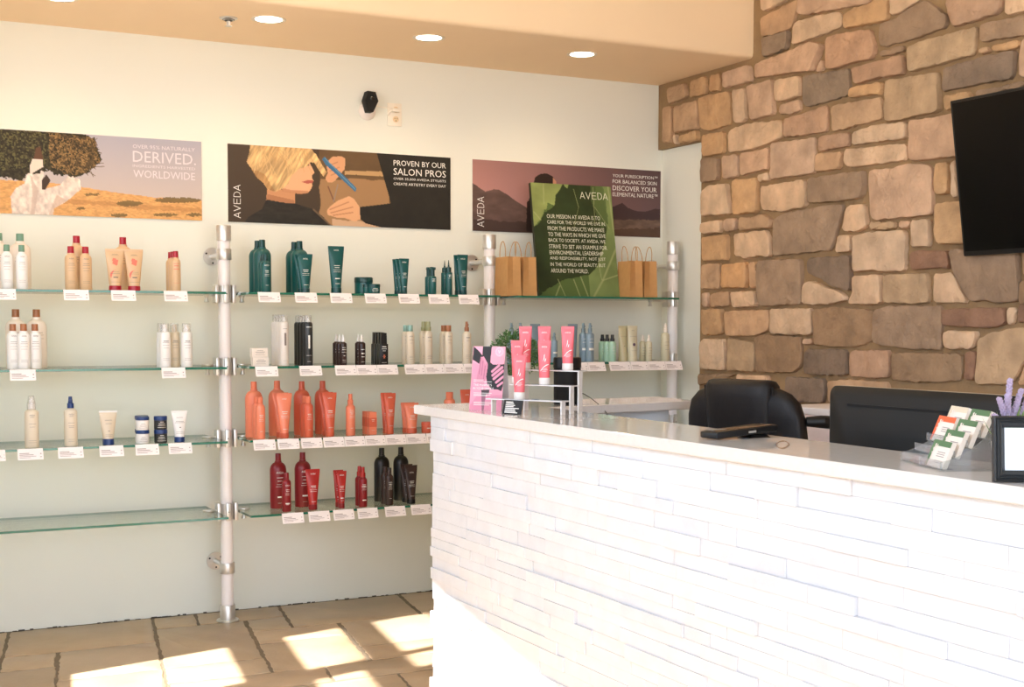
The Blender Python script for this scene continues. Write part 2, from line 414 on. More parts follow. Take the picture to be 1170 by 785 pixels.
# ---- right wall: painted return, mortar bed and laid field stones
STONE_RGB = dict(p=(214, 172, 136), t=(206, 163, 120), o=(212, 166, 114), c=(226, 187, 147), g=(170, 138, 107), d=(142, 118, 96), r=(160, 116, 86), b=(168, 133, 96), q=(216, 162, 104), r2=(196, 152, 116), d2=(158, 132, 106), t2=(200, 165, 124))
rw = MB(); rw.box((XC, -.9, 0), (XC+.2, YW+.1, ZCEIL), 0)
XM = 4.372; YE = 6.224; ZE = 2.485
rw.box((XM, -.9, 0), (XC+.02, YE, ZCEIL), 1)
rw.box((XM, YE, ZE), (XC+.02, YW+.02, ZS+.03), 1)
def laid_stone(pts, rgb, xm=XM, dmin=.018, dmax=.032):
    P = [Vector(p) for p in pts]
    area = sum(P[i].x*P[(i+1) % len(P)].y-P[(i+1) % len(P)].x*P[i].y for i in range(len(P)))
    if area < 0: P.reverse()
    # knock the corners off, then roughen the outline
    q = []
    for i in range(len(P)):
        a, b, c = P[i-1], P[i], P[(i+1) % len(P)]
        t1 = min(.012, (a-b).length*.25); t2 = min(.012, (c-b).length*.25)
        q += [b+(a-b).normalized()*t1, b+(c-b).normalized()*t2]
    o = []
    for i in range(len(q)):
        a, b = q[i], q[(i+1) % len(q)]; n = max(1, int((b-a).length/.022))
        nrm = Vector((-(b-a).y, (b-a).x)).normalized() if (b-a).length > 1e-6 else Vector((0, 0))
        for k in range(n): o.append(a+(b-a)*k/n+nrm*R.uniform(-.0035, .0035)*(1 if n > 1 else .3))
    n = len(o); c = sum(o, Vector((0, 0)))/n
    dep = R.uniform(dmin, dmax)
    tx = R.uniform(-.05, .05); tz = R.uniform(-.06, .06)
    def ring(inset, d, ns=0):
        out = []
        for p in o:
            v = c-p; L = max(.004, v.length); pp = p+v*min(.95, inset/L)
            out.append((xm-d-(tx*(pp.x-c.x)+tz*(pp.y-c.y))*(1 if d > .01 else 0)-R.uniform(-ns, ns), pp.x, pp.y))
        return out
    size = min((p-c).length for p in o)
    rs = [ring(-.001, -.004), ring(.0003, dep*.75, .0008), ring(.0022, dep*.95, .001), ring(.007, dep, .0016), ring(size*.45, dep+.0015, .0028)]
    t = R.uniform(.93, 1.05); base = lin(rgb); w = R.uniform(-.03, .03); gy = sum(base)/3; base = [q*.86+gy*.14 for q in base]; base = [q*.87 for q in base]
    col = (base[0]*t*(1+w), base[1]*t, base[2]*t*(1-w))
    vs = [p for r in rs for p in r]+[(xm-dep-.003, c.x, c.y)]; fs = []
    for k in range(len(rs)-1): fs += [(k*n+i, k*n+(i+1) % n, (k+1)*n+(i+1) % n, (k+1)*n+i) for i in range(n)]
    fs += [((len(rs)-1)*n+i, (len(rs)-1)*n+(i+1) % n, len(vs)-1) for i in range(n)]
    rw.add(vs, fs, 2, col)
for line in STONES.strip().split('\n'):
    q = line.split(); laid_stone([tuple(map(float, s.split(','))) for s in q[1:]], STONE_RGB[q[0]])
def filler(y0, y1, z0, z1):
    z = z0
    while z < z1-.05:
        h = min(R.choice((.14, .2, .26, .3)), z1-z)
        if z1-z-h < .08: h = z1-z
        y = y1
        while y > y0+.03:
            w = min(R.uniform(.16, .46), y-y0)
            if y-y0-w < .09: w = y-y0
            j = lambda: R.uniform(-.012, .012)
            laid_stone([(y-w+.014+j()*.3, z+.014+j()), (y-.014+j()*.3, z+.014+j()), (y-.014+j()*.5, z+h-.014+j()), (y-w+.014+j()*.5, z+h-.014+j())], STONE_RGB[R.choice('pttoocgdrb')])
            y -= w
        z += h
filler(-.85, 3.86, 0, ZCEIL)
filler(3.86, YE-.01, 0, 1.07)
filler(3.86, YS-.06, 3.16, ZCEIL)
struct(rw, 'wall_right', [M_wall, M_mortar, M_stone], colors=True, fix=True, sharp=50)

# ---- ceiling: dropped tan soffit along the back wall, higher ceiling in front of it
cl = MB()
prof = [(YW+.1, ZS), (YS+.03, ZS), (YS+.012, ZS+.004), (YS+.004, ZS+.012), (YS, ZS+.03), (YS, ZCEIL+.1), (YW+.1, ZCEIL+.1)]
cl.prism([(-.13, a, b) for a, b in prof], (XC+.3, 0, 0), 0)
def wx(y): return -.35+.1434*(y-4.15)-.02
cl.prism([(wx(-.9), -.9, ZCEIL), (XC+.2, -.9, ZCEIL), (XC+.2, YS+.02, ZCEIL), (wx(YS), YS+.02, ZCEIL)], (0, 0, .1), 1)
struct(cl, 'ceiling', [M_tan, M_wall])

# ---- left window wall, seen only by the daylight it lets in
P0 = Vector((-.35, 4.15)); WD = Vector((.142, .99)).normalized(); WN = Vector((WD.y, -WD.x))
SUND = Vector((.971, .238, -1.136))
def wpt(s, h, off=0): p = P0+WD*s+WN*off; return Vector((p.x, p.y, h))
OPEN = [(-2.6, .05, 1.6, 3.302), (.70, 1.336, 1.19, 2.058), (.70, 1.336, 2.35, 2.75), (.70, 1.336, 2.918, 3.34), (.25, .545, 2.345, 2.666), (.42, .64, 2.905, 3.3)]
ss = sorted({-5.0, 2.75} | {o[0] for o in OPEN} | {o[1] for o in OPEN}); hh = sorted({0, ZCEIL} | {o[2] for o in OPEN} | {o[3] for o in OPEN})
lw = MB()
for a, b in zip(ss, ss[1:]):
    for c, d in zip(hh, hh[1:]):
        ms, mh = (a+b)/2, (c+d)/2
        if any(o[0] < ms < o[1] and o[2] < mh < o[3] for o in OPEN): continue
        lw.prism([wpt(a, c), wpt(b, c), wpt(b, d), wpt(a, d)], WN.to_3d()*-.03, 0)
struct(lw, 'wall_left', [M_wall], smooth=False)
for i, (a, b, c, d) in enumerate(OPEN):
    f = MB(); t = .03
    for q in ([(a-t, c-t), (b+t, c-t), (b+t, c), (a-t, c)], [(a-t, d), (b+t, d), (b+t, d+t), (a-t, d+t)], [(a-t, c), (a, c), (a, d), (a-t, d)], [(b, c), (b+t, c), (b+t, d), (b, d)]):
        f.prism([wpt(s, h, .012) for s, h in q], WN.to_3d()*-.012, 0)
    if i == 0:
        for s in (): f.prism([wpt(s, c, .0), wpt(s+.05, c, .0), wpt(s+.05, d, .0), wpt(s, d, .0)], WN.to_3d()*-.03, 0)
    o = struct(f, 'window_%d' % (i+1), [M_white], smooth=False)

# ---- unseen header and side wall added behind the viewer to cut sky light
fw = MB(); fw.box((-1.3, -1.0, 3.0), (XC+.2, -.9, ZCEIL+.1), 0); fw.box((3.0, -1.0, 0), (XC+.2, -.9, 3.0), 0)
struct(fw, 'front_light_block', [M_wall], smooth=False)

# ---- daylight
w = bpy.data.worlds.new('daylight'); SC.world = w; w.use_nodes = True
nt = w.node_tree; bg = nt.nodes['Background']
tc = nt.nodes.new('ShaderNodeTexCoord'); sp = nt.nodes.new('ShaderNodeSeparateXYZ'); nt.links.new(tc.outputs['Generated'], sp.inputs[0])
cr = nt.nodes.new('ShaderNodeValToRGB'); nt.links.new(sp.outputs[2], cr.inputs[0])
cr.color_ramp.elements[0].position = 0; cr.color_ramp.elements[0].color = (1.05, 1.0, .95, 1)
e = cr.color_ramp.elements[1]; e.position = .12; e.color = (.80, .96, 1.22, 1)
nt.links.new(cr.outputs[0], bg.inputs[0]); bg.inputs[1].default_value = WORLD_STRENGTH
sl = bpy.data.lights.new('sun', 'SUN'); sl.energy = SUN_STRENGTH; sl.color = (1, .98, .96); sl.angle = .012
so = bpy.data.objects.new('sun', sl); COL.objects.link(so); so.location = (-4, 3, 6); so.rotation_euler = SUND.to_track_quat('-Z', 'Y').to_euler()

vs = SC.view_settings
vs.view_transform = 'Standard'; vs.look = 'None'; vs.gamma = 1; vs.use_curve_mapping = False; vs.exposure = EXPOSURE
SC.cycles.use_denoising = True
SC.cycles.max_bounces = 10; SC.cycles.diffuse_bounces = 6; SC.cycles.transparent_max_bounces = 24; SC.cycles.caustics_reflective = False; SC.cycles.caustics_refractive = False
# ================================================================ COUNTER, SHELVING, FIXTURES
M_quartz = mat('quartz_top', (219, 214, 210), .07, spec=.5, noise=(60, .03))
M_clad = mat('split_marble', (220, 218, 217), .6, attr=True, noise=(13, .045, 8), bump=[(14, .6, .008), (70, .4, .003)])
M_board = mat('white_board', (226, 232, 236), .55)
M_steel = mat('brushed_steel', (214, 210, 204), .33, metal=.7, noise=(30, .06))
M_acryl_w = mat('frosted_acrylic_pole', (240, 233, 232), .35)
M_black = mat('black_plastic', (16, 16, 17), .45, spec=.4)
M_blackm = mat('black_matt', (14, 13, 13), .6, spec=.3)
M_screen = mat('dark_screen', (4, 3, 3), .4, spec=.12)
M_glass = clear('shelf_glass', (247, 254, 250), 1.5)
M_gedge = mat('glass_edge', (24, 104, 82), .12, spec=.7)
M_acryl = clear('clear_acrylic', (250, 251, 251), 1.4, haze=.03)
M_acrylh = clear('hazy_acrylic', (244, 246, 246), 1.45, haze=.12)
M_acedge = mat('acrylic_edge', (222, 219, 217), .25)
M_paper = mat('white_card', (240, 236, 234), .6)
M_ink = mat('grey_ink', (150, 142, 140), .7)

# ---- reception counter
ZT, TH = 1.14, .036
cx0, cy1 = 2.074, 4.725
rc = thing('reception_counter', 'white split-face stone clad reception counter standing on the tiled floor', 'counter', (2.24, 2.8, 0))
ox, oy = 2.24, 2.8
b = MB(); b.box((cx0+.012-ox, .9-oy, 0), (2.395-ox, cy1-.012-oy, ZT-TH), 0)
b.build('counter_core', [M_board], rc, smooth=False)
cladd = MB()
z = 0; row = 0
TINT = [(217, 217, 220), (216, 216, 219), (218, 218, 220), (214, 215, 219), (218, 216, 217), (217, 217, 218), (210, 211, 215), (218, 217, 218)]
def ledge(lo, hi, col):
    cladd.box(lo, hi, 0, bev=.0011, seg=1, col=lin(col))
while z < ZT-TH-.004:
    h = R.choice((.037, .04, .044, .048, .036)); z1 = min(z+h, ZT-TH)
    if ZT-TH-z1 < .02: z1 = ZT-TH
    y = cy1+R.choice((-.006, 0, .004, .012))
    first = True
    while y > .92:
        L = R.choice((.12, .16, .2, .26, .32, .4)); y0 = max(y-L, .9)
        pr = R.choice((0, .0015, .003, .004, .005, .007, .009, .012))
        ledge((cx0-pr-ox, y0+.0001-oy, z+.0001), (cx0+.02-ox, y-.0001-oy, z1-.0001), R.choice(TINT))
        y = y0
    # the short return on the far end
    x = cx0+.01
    while x < 2.385:
        x1 = min(x+R.choice((.1, .16, .22)), 2.395)
        ledge((x-ox, cy1-.02-oy, z+.0005), (x1-ox, cy1+R.choice((0, .003, .006, .012))-oy, z1-.0005), R.choice(TINT)); x = x1
    z = z1; row += 1
cladd.build('stone_cladding', [M_clad], rc, colors=True, sharp=25)
b = MB(); xr = float(at(1, 4.66, 764, 480)[0])
b.box((2.395-ox, 4.66-oy, 0), (xr-ox, 4.90-oy, ZT-TH), 0)
b.build('return_panel', [M_board], rc, smooth=False)
wt = MB()
top = [(2.052, 4.862), (3.266, 4.971), (3.239, 4.634), (2.450, 4.490), (2.372, 2.4), (2.33, .85), (2.05, .85)]
n = len(top); cxm = 2.4; cym = 3.6
def ringt(z, d):
    out = []
    for i in range(n):
        p = Vector(top[i]); a = (p-Vector(top[i-1])).normalized(); c = (Vector(top[(i+1) % n])-p).normalized()
        na = Vector((a.y, -a.x)); nc = Vector((c.y, -c.x)); k = (na+nc); k = k/max(.3, k.dot(na))
        out.append((p.x+k.x*d, p.y+k.y*d, z))
    return out
area = sum(top[i][0]*top[(i+1) % n][1]-top[(i+1) % n][0]*top[i][1] for i in range(n))
sg = 1 if area < 0 else -1
wt.loft([ringt(ZT-TH, .003*sg), ringt(ZT-TH+.003, 0), ringt(ZT-.003, 0), ringt(ZT, .003*sg)], 0)
o = wt.build('worktop', [M_quartz], sharp=20)
tag(o, 'pale polished quartz L-shaped worktop on the white stone counter', 'worktop')

# ---- glass shelving
YP, YSF, YSB = 6.437, 6.20, 6.635
ZSH = {1: 1.604, 2: 1.2517, 3: .9015, 4: .5415}
TG = .0105
PX = [.27, 1.7204, 3.1554, 4.3283]
def glass_shelf(x0, x1, zc, label, yb=YSB):
    m = MB()
    lo = (x0, YSF, zc-TG/2); hi = (x1, yb, zc+TG/2)
    v = [(x, y, z) for z in (lo[2], hi[2]) for y in (lo[1], hi[1]) for x in (lo[0], hi[0])]
    m.add(v, [(0, 2, 3, 1), (4, 5, 7, 6)], 0)
    m.add(v, [(0, 1, 5, 4), (1, 3, 7, 5), (3, 2, 6, 7), (2, 0, 4, 6)], 1)
    c = Vector(((x0+x1)/2, (YSF+YSB)/2, zc))
    m.v = [tuple(Vector(p)-c) for p in m.v]
    o = m.build('glass_shelf', [M_glass, M_gedge], smooth=False); o.location = c
    return tag(o, label, 'shelf', 'glass shelves between the poles')
G = .0535
where = {1: 'top', 2: 'second', 3: 'third', 4: 'lowest'}
BAYS = [(PX[0]+G, PX[1]-G), (PX[1]+G, PX[2]-G), (PX[2]+G, PX[3]-.115)]
for bay, (x0, x1) in enumerate(BAYS):
    nm = ['left bay under the desert poster', 'middle bay under the haircut poster', 'right bay under the mountain poster'][bay]
    for k in (1, 2, 3, 4):
        if bay == 2 and k == 4: continue
        ex = {(0, 4): 'empty ', (2, 1): ''}.get((bay, k), '')
        glass_shelf(x0, x1, ZSH[k], '%sgreen-edged glass shelf, %s in the %s' % (ex, where[k], nm))

def pole(x, label, sides, ztop, corner=False):
    t = thing('shelf_pole', label, 'pole', (x, YP, 0), 0, 'frosted poles holding the glass shelves')
    m = MB(); m.lathe([(0, .03), (.0295, .03), (.0295, ztop-.03), (0, ztop-.03)], 32); m.build('tube', [M_acryl_w], t)
    m = MB(); m.lathe([(0, ztop-.075), (.035, ztop-.075), (.036, ztop-.07), (.036, ztop-.006), (.034, ztop), (0, ztop)], 32); m.build('top_cap', [M_steel], t)
    m = MB(); m.lathe([(0, 0), (.055, 0), (.055, .005), (.052, .008), (.037, .009), (.037, .078), (.0355, .08), (0, .08)], 32); m.build('base_collar', [M_steel], t)
    for zb in (ztop-.14, .262):
        m = MB(); m.lathe([(0, zb-.026), (.036, zb-.026), (.037, zb-.024), (.037, zb+.024), (.036, zb+.026), (0, zb+.026)], 32)
        m.box((-.006, -.041, zb-.024), (.006, -.03, zb+.024), bev=.001)
        w = m.build('wall_bracket', [M_steel], t)
        m = MB(); m.lathe([(0, .03), (.013, .03), (.013, YW-YP-.006), (.045, YW-YP-.006), (.045, YW-YP-.001), (0, YW-YP-.001)], 28, axis=(0, 1, 0), c=(0, 0, zb))
        for a in (.6, 2.7, 4.8): m.lathe([(0, 0), (.005, 0), (.004, .003), (0, .003)], 10, m=1, c=(.033*math.cos(a), YW-YP-.006, zb+.033*math.sin(a)), axis=(0, -1, 0))
        m.build('wall_flange', [M_steel, M_black], w)
    for k in (1, 2, 3, 4):
        zc = ZSH[k]
        m = MB()
        m.lathe([(.0305, zc-.038), (.034, zc-.038), (.034, zc+.04), (.0305, zc+.04)], 28)
        m.box((-.012, -.045, zc-.042), (.012, -.03, zc+.044), bev=.0015)
        m.lathe([(0, 0), (.003, 0), (.003, .001), (0, .001)], 8, m=1, c=(0, -.0455, zc+.001), axis=(0, -1, 0))
        for s in sides:
            m.box((s*.042-.009, -.03, zc-.042), (s*.042+.009, .03, zc+.044), bev=.0015)
        cb = m.build('clamp_block', [M_steel, M_black], t)
        for s in sides:
            m = MB(); xx = s*(.152 if corner else .087); y0 = 0
            m.lathe([(0, zc+TG/2+.001), (.029, zc+TG/2+.001), (.03, zc+TG/2+.003), (.029, zc+TG/2+.007), (0, zc+TG/2+.007)], 24, c=(xx, y0, 0))
            m.lathe([(0, zc-TG/2-.001), (.016, zc-TG/2-.001), (.008, zc-TG/2-.012), (.008, zc-TG/2-.018), (.013, zc-TG/2-.034), (0, zc-TG/2-.036)], 18, c=(xx, y0, 0))
            if corner: m.box((-.155, -.012, zc-TG/2-.006), (-.046, .012, zc-TG/2-.0015), bev=.001)
            else:
                a, c2 = sorted((s*.046, s*.06)); m.box((a, -.012, zc+TG/2+.001), (c2, .012, zc+TG/2+.006), bev=.001)
                a, c2 = sorted((s*.046, s*.09)); m.box((a, -.012, zc-TG/2-.006), (c2, .012, zc-TG/2-.0015), bev=.001)
            m.build('glass_clamp', [M_steel], cb)
    return t
ztop = float(at(1, YP, 255, 257.5)[2])
pole(PX[0], 'frosted white pole at the far left end of the shelves', (1,), ztop)
pole(PX[1], 'frosted white pole with steel clamps between the desert and haircut posters', (-1, 1), ztop)
pole(PX[2], 'frosted white pole with steel clamps left of the paper bags', (-1, 1), ztop)
pole(PX[3], 'frosted white pole with steel clamps in the right corner', (-1,), ztop, True)

# ---- soffit fixtures
M_lamp = mat('lamp_glow', (255, 244, 224), .5, emit=14)
M_trimr = mat('light_trim', (236, 222, 204), .5)
def downlight(px, py, label):
    p = at(2, ZS, px, py)
    t = thing('recessed_downlight', label, 'light', (float(p[0]), float(p[1]), ZS), 0, 'downlights in the tan soffit')
    m = MB(); m.lathe([(.063, -.001), (.074, -.004), (.079, -.002), (.079, .002), (.063, .002), (.063, -.001)], 40); m.build('trim_ring', [M_trimr], t)
    m = MB(); m.lathe([(0, -.0015), (.062, -.0015), (.062, .001), (0, .001)], 40)
    m.lathe([(0, -.0105), (.012, -.0095), (.024, -.0065), (.031, -.0016)], 32); m.build('lamp', [M_lamp], t)
    l = bpy.data.lights.new('downlight_lamp', 'SPOT'); l.energy = LAMP_W; l.color = (1, .72, .42); l.spot_size = math.radians(150); l.spot_blend = .7; l.shadow_soft_size = .05
    o = bpy.data.objects.new('downlight_lamp', l); COL.objects.link(o); o.location = (float(p[0]), float(p[1]), ZS-.03)
downlight(307, 22, 'glowing round downlight in the soffit beside the fire sprinkler')
downlight(490, 43, 'glowing round downlight in the soffit above the security camera')
downlight(665, 62, 'glowing round downlight in the soffit nearest the stone wall')
downlight(68, -3, 'glowing round downlight at the top left edge of the photo')
p = at(2, ZS, 261, 20.5)
t = thing('fire_sprinkler', 'small chrome fire sprinkler head hanging from the tan soffit', 'sprinkler', (float(p[0]), float(p[1]), ZS))
m = MB(); m.lathe([(.02, -.012), (.036, -.004), (.041, -.003), (.041, .003), (.02, .003), (.02, -.012)], 32); m.build('escutcheon', [M_steel], t)
m = MB(); m.lathe([(0, -.013), (.028, -.009), (.028, -.001), (0, -.001)], 24); m.build('recess', [M_blackm], t)
m = MB(); m.lathe([(0, -.036), (.005, -.036), (.005, -.012), (0, -.012)], 12)
for s in (-1, 1): m.tube([(s*.004, 0, -.012), (s*.009, 0, -.022), (s*.003, 0, -.034)], .002)
m.lathe([(0, -.039), (.016, -.038), (.016, -.036), (0, -.036)], 16); m.build('head', [M_steel], t)

# ---- security camera and socket on the back wall
cc = at(1, YW-.06, 422, 117)
t = thing('security_camera', 'small black-faced white security camera high on the cream wall', 'camera', (float(cc[0]), YW, float(cc[2])))
m = MB(); q = at(1, YW-.01, 420, 127)-cc
m.lathe([(.046, 0), (.046, .006), (.038, .022), (.018, .034), (0, .036)], 28, axis=(0, -1, 0), c=(float(q[0])-.0, -.001, float(q[2]))); m.build('mount', [mat('warm_white_plastic', (238, 226, 218), .4)], t)
m = MB()
pl = [(-.018, .055), (.026, .052), (.041, .006), (.013, -.052), (-.016, -.052), (-.034, .008)]
def scaled(k, y): return [(x*k, y, z*k) for x, z in pl]
m.loft([scaled(.85, -.025), scaled(1, -.035), scaled(1, -.085), scaled(.92, -.092)], 0)
m.build('housing', [M_blackm], t, sharp=25)
m = MB(); m.lathe([(.011, 0), (.011, .002), (.008, .003), (0, .003)], 20, axis=(0, -1, 0), c=(.003, -.0925, .018)); m.build('lens', [mat('lens', (32, 28, 22), .15)], t)
m = MB(); m.tube([(-.005, -.03, -.035), (float(q[0]), -.02, float(q[2]))], .012); m.build('arm', [mat('warm_white_plastic')], t)
a = at(1, YW, 442.3, 117.5); c = at(1, YW, 458.5, 145)
pw, ph = float(c[0]-a[0]), float(a[2]-c[2])
t = thing('wall_socket', 'white wall socket plate with a cable plugged in beside the camera', 'socket', (float(a[0]+c[0])/2, YW, float(a[2]+c[2])/2))
m = MB(); m.box((-pw/2, -.007, -ph/2), (pw/2, -.0005, ph/2), bev=.003); m.build('plate', [mat('socket_white', (240, 230, 214), .4)], t)
for zz in (.026, -.024):
    m = MB(); m.lathe([(.0165, 0), (.0165, .002), (0, .0025)], 24, axis=(0, -1, 0), c=(.006, -.007, zz)); k = m.build('outlet', [mat('outlet_face', (233, 205, 166), .45)], t)
    m = MB()
    for x in (-.006, .007): m.box((.006+x-.0015, -.0098, zz), (.006+x+.0015, -.0085, zz+.008))
    m.lathe([(.003, 0), (0, .0005)], 10, axis=(0, -1, 0), c=(.006, -.0095, zz-.008)); m.build('slots', [mat('slot_dark', (70, 60, 40), .6)], k)
m = MB(); m.box((-.022, -.03, .012), (.022, -.009, .032), bev=.004); m.tube([(-.02, -.02, .02), (-.03, -.014, .012), (-.035, -.012, .0), (-.038, -.006, -.004)], .005)
m.build('plug', [mat('socket_white')], t)
m = MB(); m.tube([(-.02, -.018, .03), (-.05, -.008, .033), (-.09, -.005, .036), (-.115, -.006, .05)], .002); m.build('cable', [mat('socket_white')], t)
# ================================================================ PRINTED PICTURES
def vnoise(x, y, seed=0):
    xi = np.floor(x).astype(np.int64); yi = np.floor(y).astype(np.int64); fx = x-xi; fy = y-yi
    fx = fx*fx*(3-2*fx); fy = fy*fy*(3-2*fy)
    def h(a, b):
        n = (a*374761393+b*668265263+seed*974634777) & 0x7fffffff
        n = ((n ^ (n >> 13))*1274126177) & 0x7fffffff
        return ((n ^ (n >> 16)) & 0xffff)/65535.0
    return (h(xi, yi)*(1-fx)+h(xi+1, yi)*fx)*(1-fy)+(h(xi, yi+1)*(1-fx)+h(xi+1, yi+1)*fx)*fy
def fbm(x, y, o=4, seed=0):
    s = 0; a = .5
    for k in range(o): s = s+a*vnoise(x*2**k, y*2**k, seed+k); a *= .5
    return s/(1-.5**o)
class Pic:
    """a picture painted on a grid of vertices; drawing uses the crop coordinates the shapes were read in"""
    def __init__(s, nu, nv, conv, asp):
        s.nu, s.nv, s.conv, s.asp = nu, nv, conv, asp
        u, v = np.meshgrid(np.linspace(0, 1, nu), np.linspace(0, 1, nv)); s.u = u; s.v = v
        s.x = u*asp; s.y = v
        s.c = np.zeros((nv, nu, 3))
    def pts(s, P): return [(a*s.asp, b) for a, b in (s.conv(p) for p in P)]
    def mask(s, P, wob=0, freq=30, seed=0):
        P = s.pts(P); x, y = s.x, s.y
        if wob: x = x+(fbm(s.x*freq, s.y*freq, 3, seed)-.5)*wob; y = y+(fbm(s.x*freq, s.y*freq, 3, seed+9)-.5)*wob
        m = np.zeros(x.shape, bool); n = len(P)
        for i in range(n):
            (x1, y1), (x2, y2) = P[i], P[(i+1) % n]
            if y1 == y2: continue
            c = ((y1 > y) != (y2 > y)) & (x < (x2-x1)*(y-y1)/(y2-y1)+x1); m ^= c
        return m
    def fill(s, m, rgb, a=1.0):
        a = (m*a)[..., None]; rgb = np.array(rgb, float)
        s.c = s.c*(1-a)+rgb*a
    def poly(s, P, rgb, a=1.0, wob=0, freq=30, seed=0, tex=0, tf=(60, 60)):
        m = s.mask(P, wob, freq, seed)
        rgb = np.array(rgb, float)
        if tex: rgb = rgb*(1+tex*(fbm(s.x*tf[0], s.y*tf[1], 4, seed+3)[..., None]-.5)*2)
        s.fill(m, rgb, a); return m
    def line(s, a, b, wdt, rgb, al=1.0):
        (x1, y1), (x2, y2) = s.pts([a, b]); dx, dy = x2-x1, y2-y1; L = dx*dx+dy*dy
        t = np.clip(((s.x-x1)*dx+(s.y-y1)*dy)/L, 0, 1); d = np.hypot(s.x-x1-t*dx, s.y-y1-t*dy)
        s.fill(np.clip((wdt-d)/(.4*wdt)+.5, 0, 1), rgb, al)
    def disc(s, c, r, rgb, al=1.0):
        (x, y), = s.pts([c]); s.fill(np.hypot(s.x-x, s.y-y) < r, rgb, al)
    def grad(s, top, bot):
        v = s.v[..., None]; s.c = np.array(top, float)*(1-v)+np.array(bot, float)*v
M_print = mat('printed_picture', (255, 255, 255), .55, attr=True, spec=.3)
M_foam = mat('poster_board', (225, 220, 212), .7)
def srgb_lin(a):
    a = np.clip(a, 0, 255)/255.0
    return np.where(a <= .04045, a/12.92, ((a+.055)/1.055)**2.4)
def print_mesh(name, pic, f, parent):
    nu, nv = pic.nu, pic.nv
    o0 = np.array(f(0, 0)); U = np.array(f(1, 0))-o0; V = np.array(f(0, 1))-o0
    P = o0+pic.u[..., None]*U+pic.v[..., None]*V
    idx = np.arange(nu*nv).reshape(nv, nu)
    F = np.stack([idx[:-1, :-1], idx[1:, :-1], idx[1:, 1:], idx[:-1, 1:]], -1).reshape(-1, 4)
    me = bpy.data.meshes.new(name); me.from_pydata(P.reshape(-1, 3).tolist(), [], F.tolist()); me.materials.append(M_print)
    a = me.color_attributes.new('col', 'FLOAT_COLOR', 'POINT'); col = np.ones((nu*nv, 4), np.float32); col[:, :3] = srgb_lin(pic.c).reshape(-1, 3); a.data.foreach_set('color', col.ravel())
    o = bpy.data.objects.new(name, me); COL.objects.link(o); o.parent = parent; return o
def words(f, n, items, m, parent, name='lettering'):
    """items: (text, uvTL, uvBR, rot90) flat letters laid on surface f"""
    mb = MB(); lg = MB(); n = Vector(n)
    for it in items:
        body, (u0, v0), (u1, v1) = it[:3]; rot = len(it) > 3 and it[3]
        if body == 'LOGO':
            asp = it[4]; h = 1.0
            for pl in LOGO:
                for q in stroke_quads(pl, asp, 1, .085):
                    pp = [(p.x/asp, p.y) for p in q]
                    if rot: pp = [(1-p[1], p[0]) for p in pp]
                    lg.add([Vector(f(u0+(u1-u0)*p[0], v1+(v0-v1)*p[1]))+n*.0009 for p in pp], [(0, 1, 2, 3)])
            continue
        v, fs, _ = text_mesh(body)
        mb.add([Vector(f(u0+(u1-u0)*p[0], v1+(v0-v1)*p[1]))+n*.0009 for p in v], fs)
    if lg.v: lg.build('logo', [m], parent, smooth=False, fix=False)
    return mb.build(name, [m], parent, smooth=False, fix=False)
M_wink = mat('white_ink', (240, 236, 230), .6)
M_pink_ink = mat('pale_ink', (205, 190, 178), .6)

def wall_poster(label, x0, x1, scale, ox, oy, paint, texts, ink):
    z1, z0, yb = 2.362, 1.972, YW-.006
    cx = (x0+x1)/2
    t = thing('wall_poster', label, 'poster', (cx, YW, z0), 0, 'salon posters in a row on the back wall')
    wd, hg = x1-x0, z1-z0
    m = MB(); m.box((-wd/2, -.006, 0), (wd/2, -.0005, hg), bev=.0008, seg=1); m.build('board', [M_foam], t)
    f = lambda u, v: (-wd/2+.0005+(wd-.001)*u, -.0068, hg-.0005-(hg-.001)*v)
    def conv(p):
        q = at(1, yb, ox+p[0]/scale, oy+p[1]/scale); return ((q[0]-x0)/wd, (z1-q[2])/hg)
    pic = Pic(400, 128, conv, wd/hg); paint(pic); print_mesh('print', pic, f, t)
    its = []
    for it in texts: its.append((it[0], conv(it[1]), conv(it[2]))+tuple(it[3:]))
    words(f, (0, -1, 0), its, ink, t)
    return t

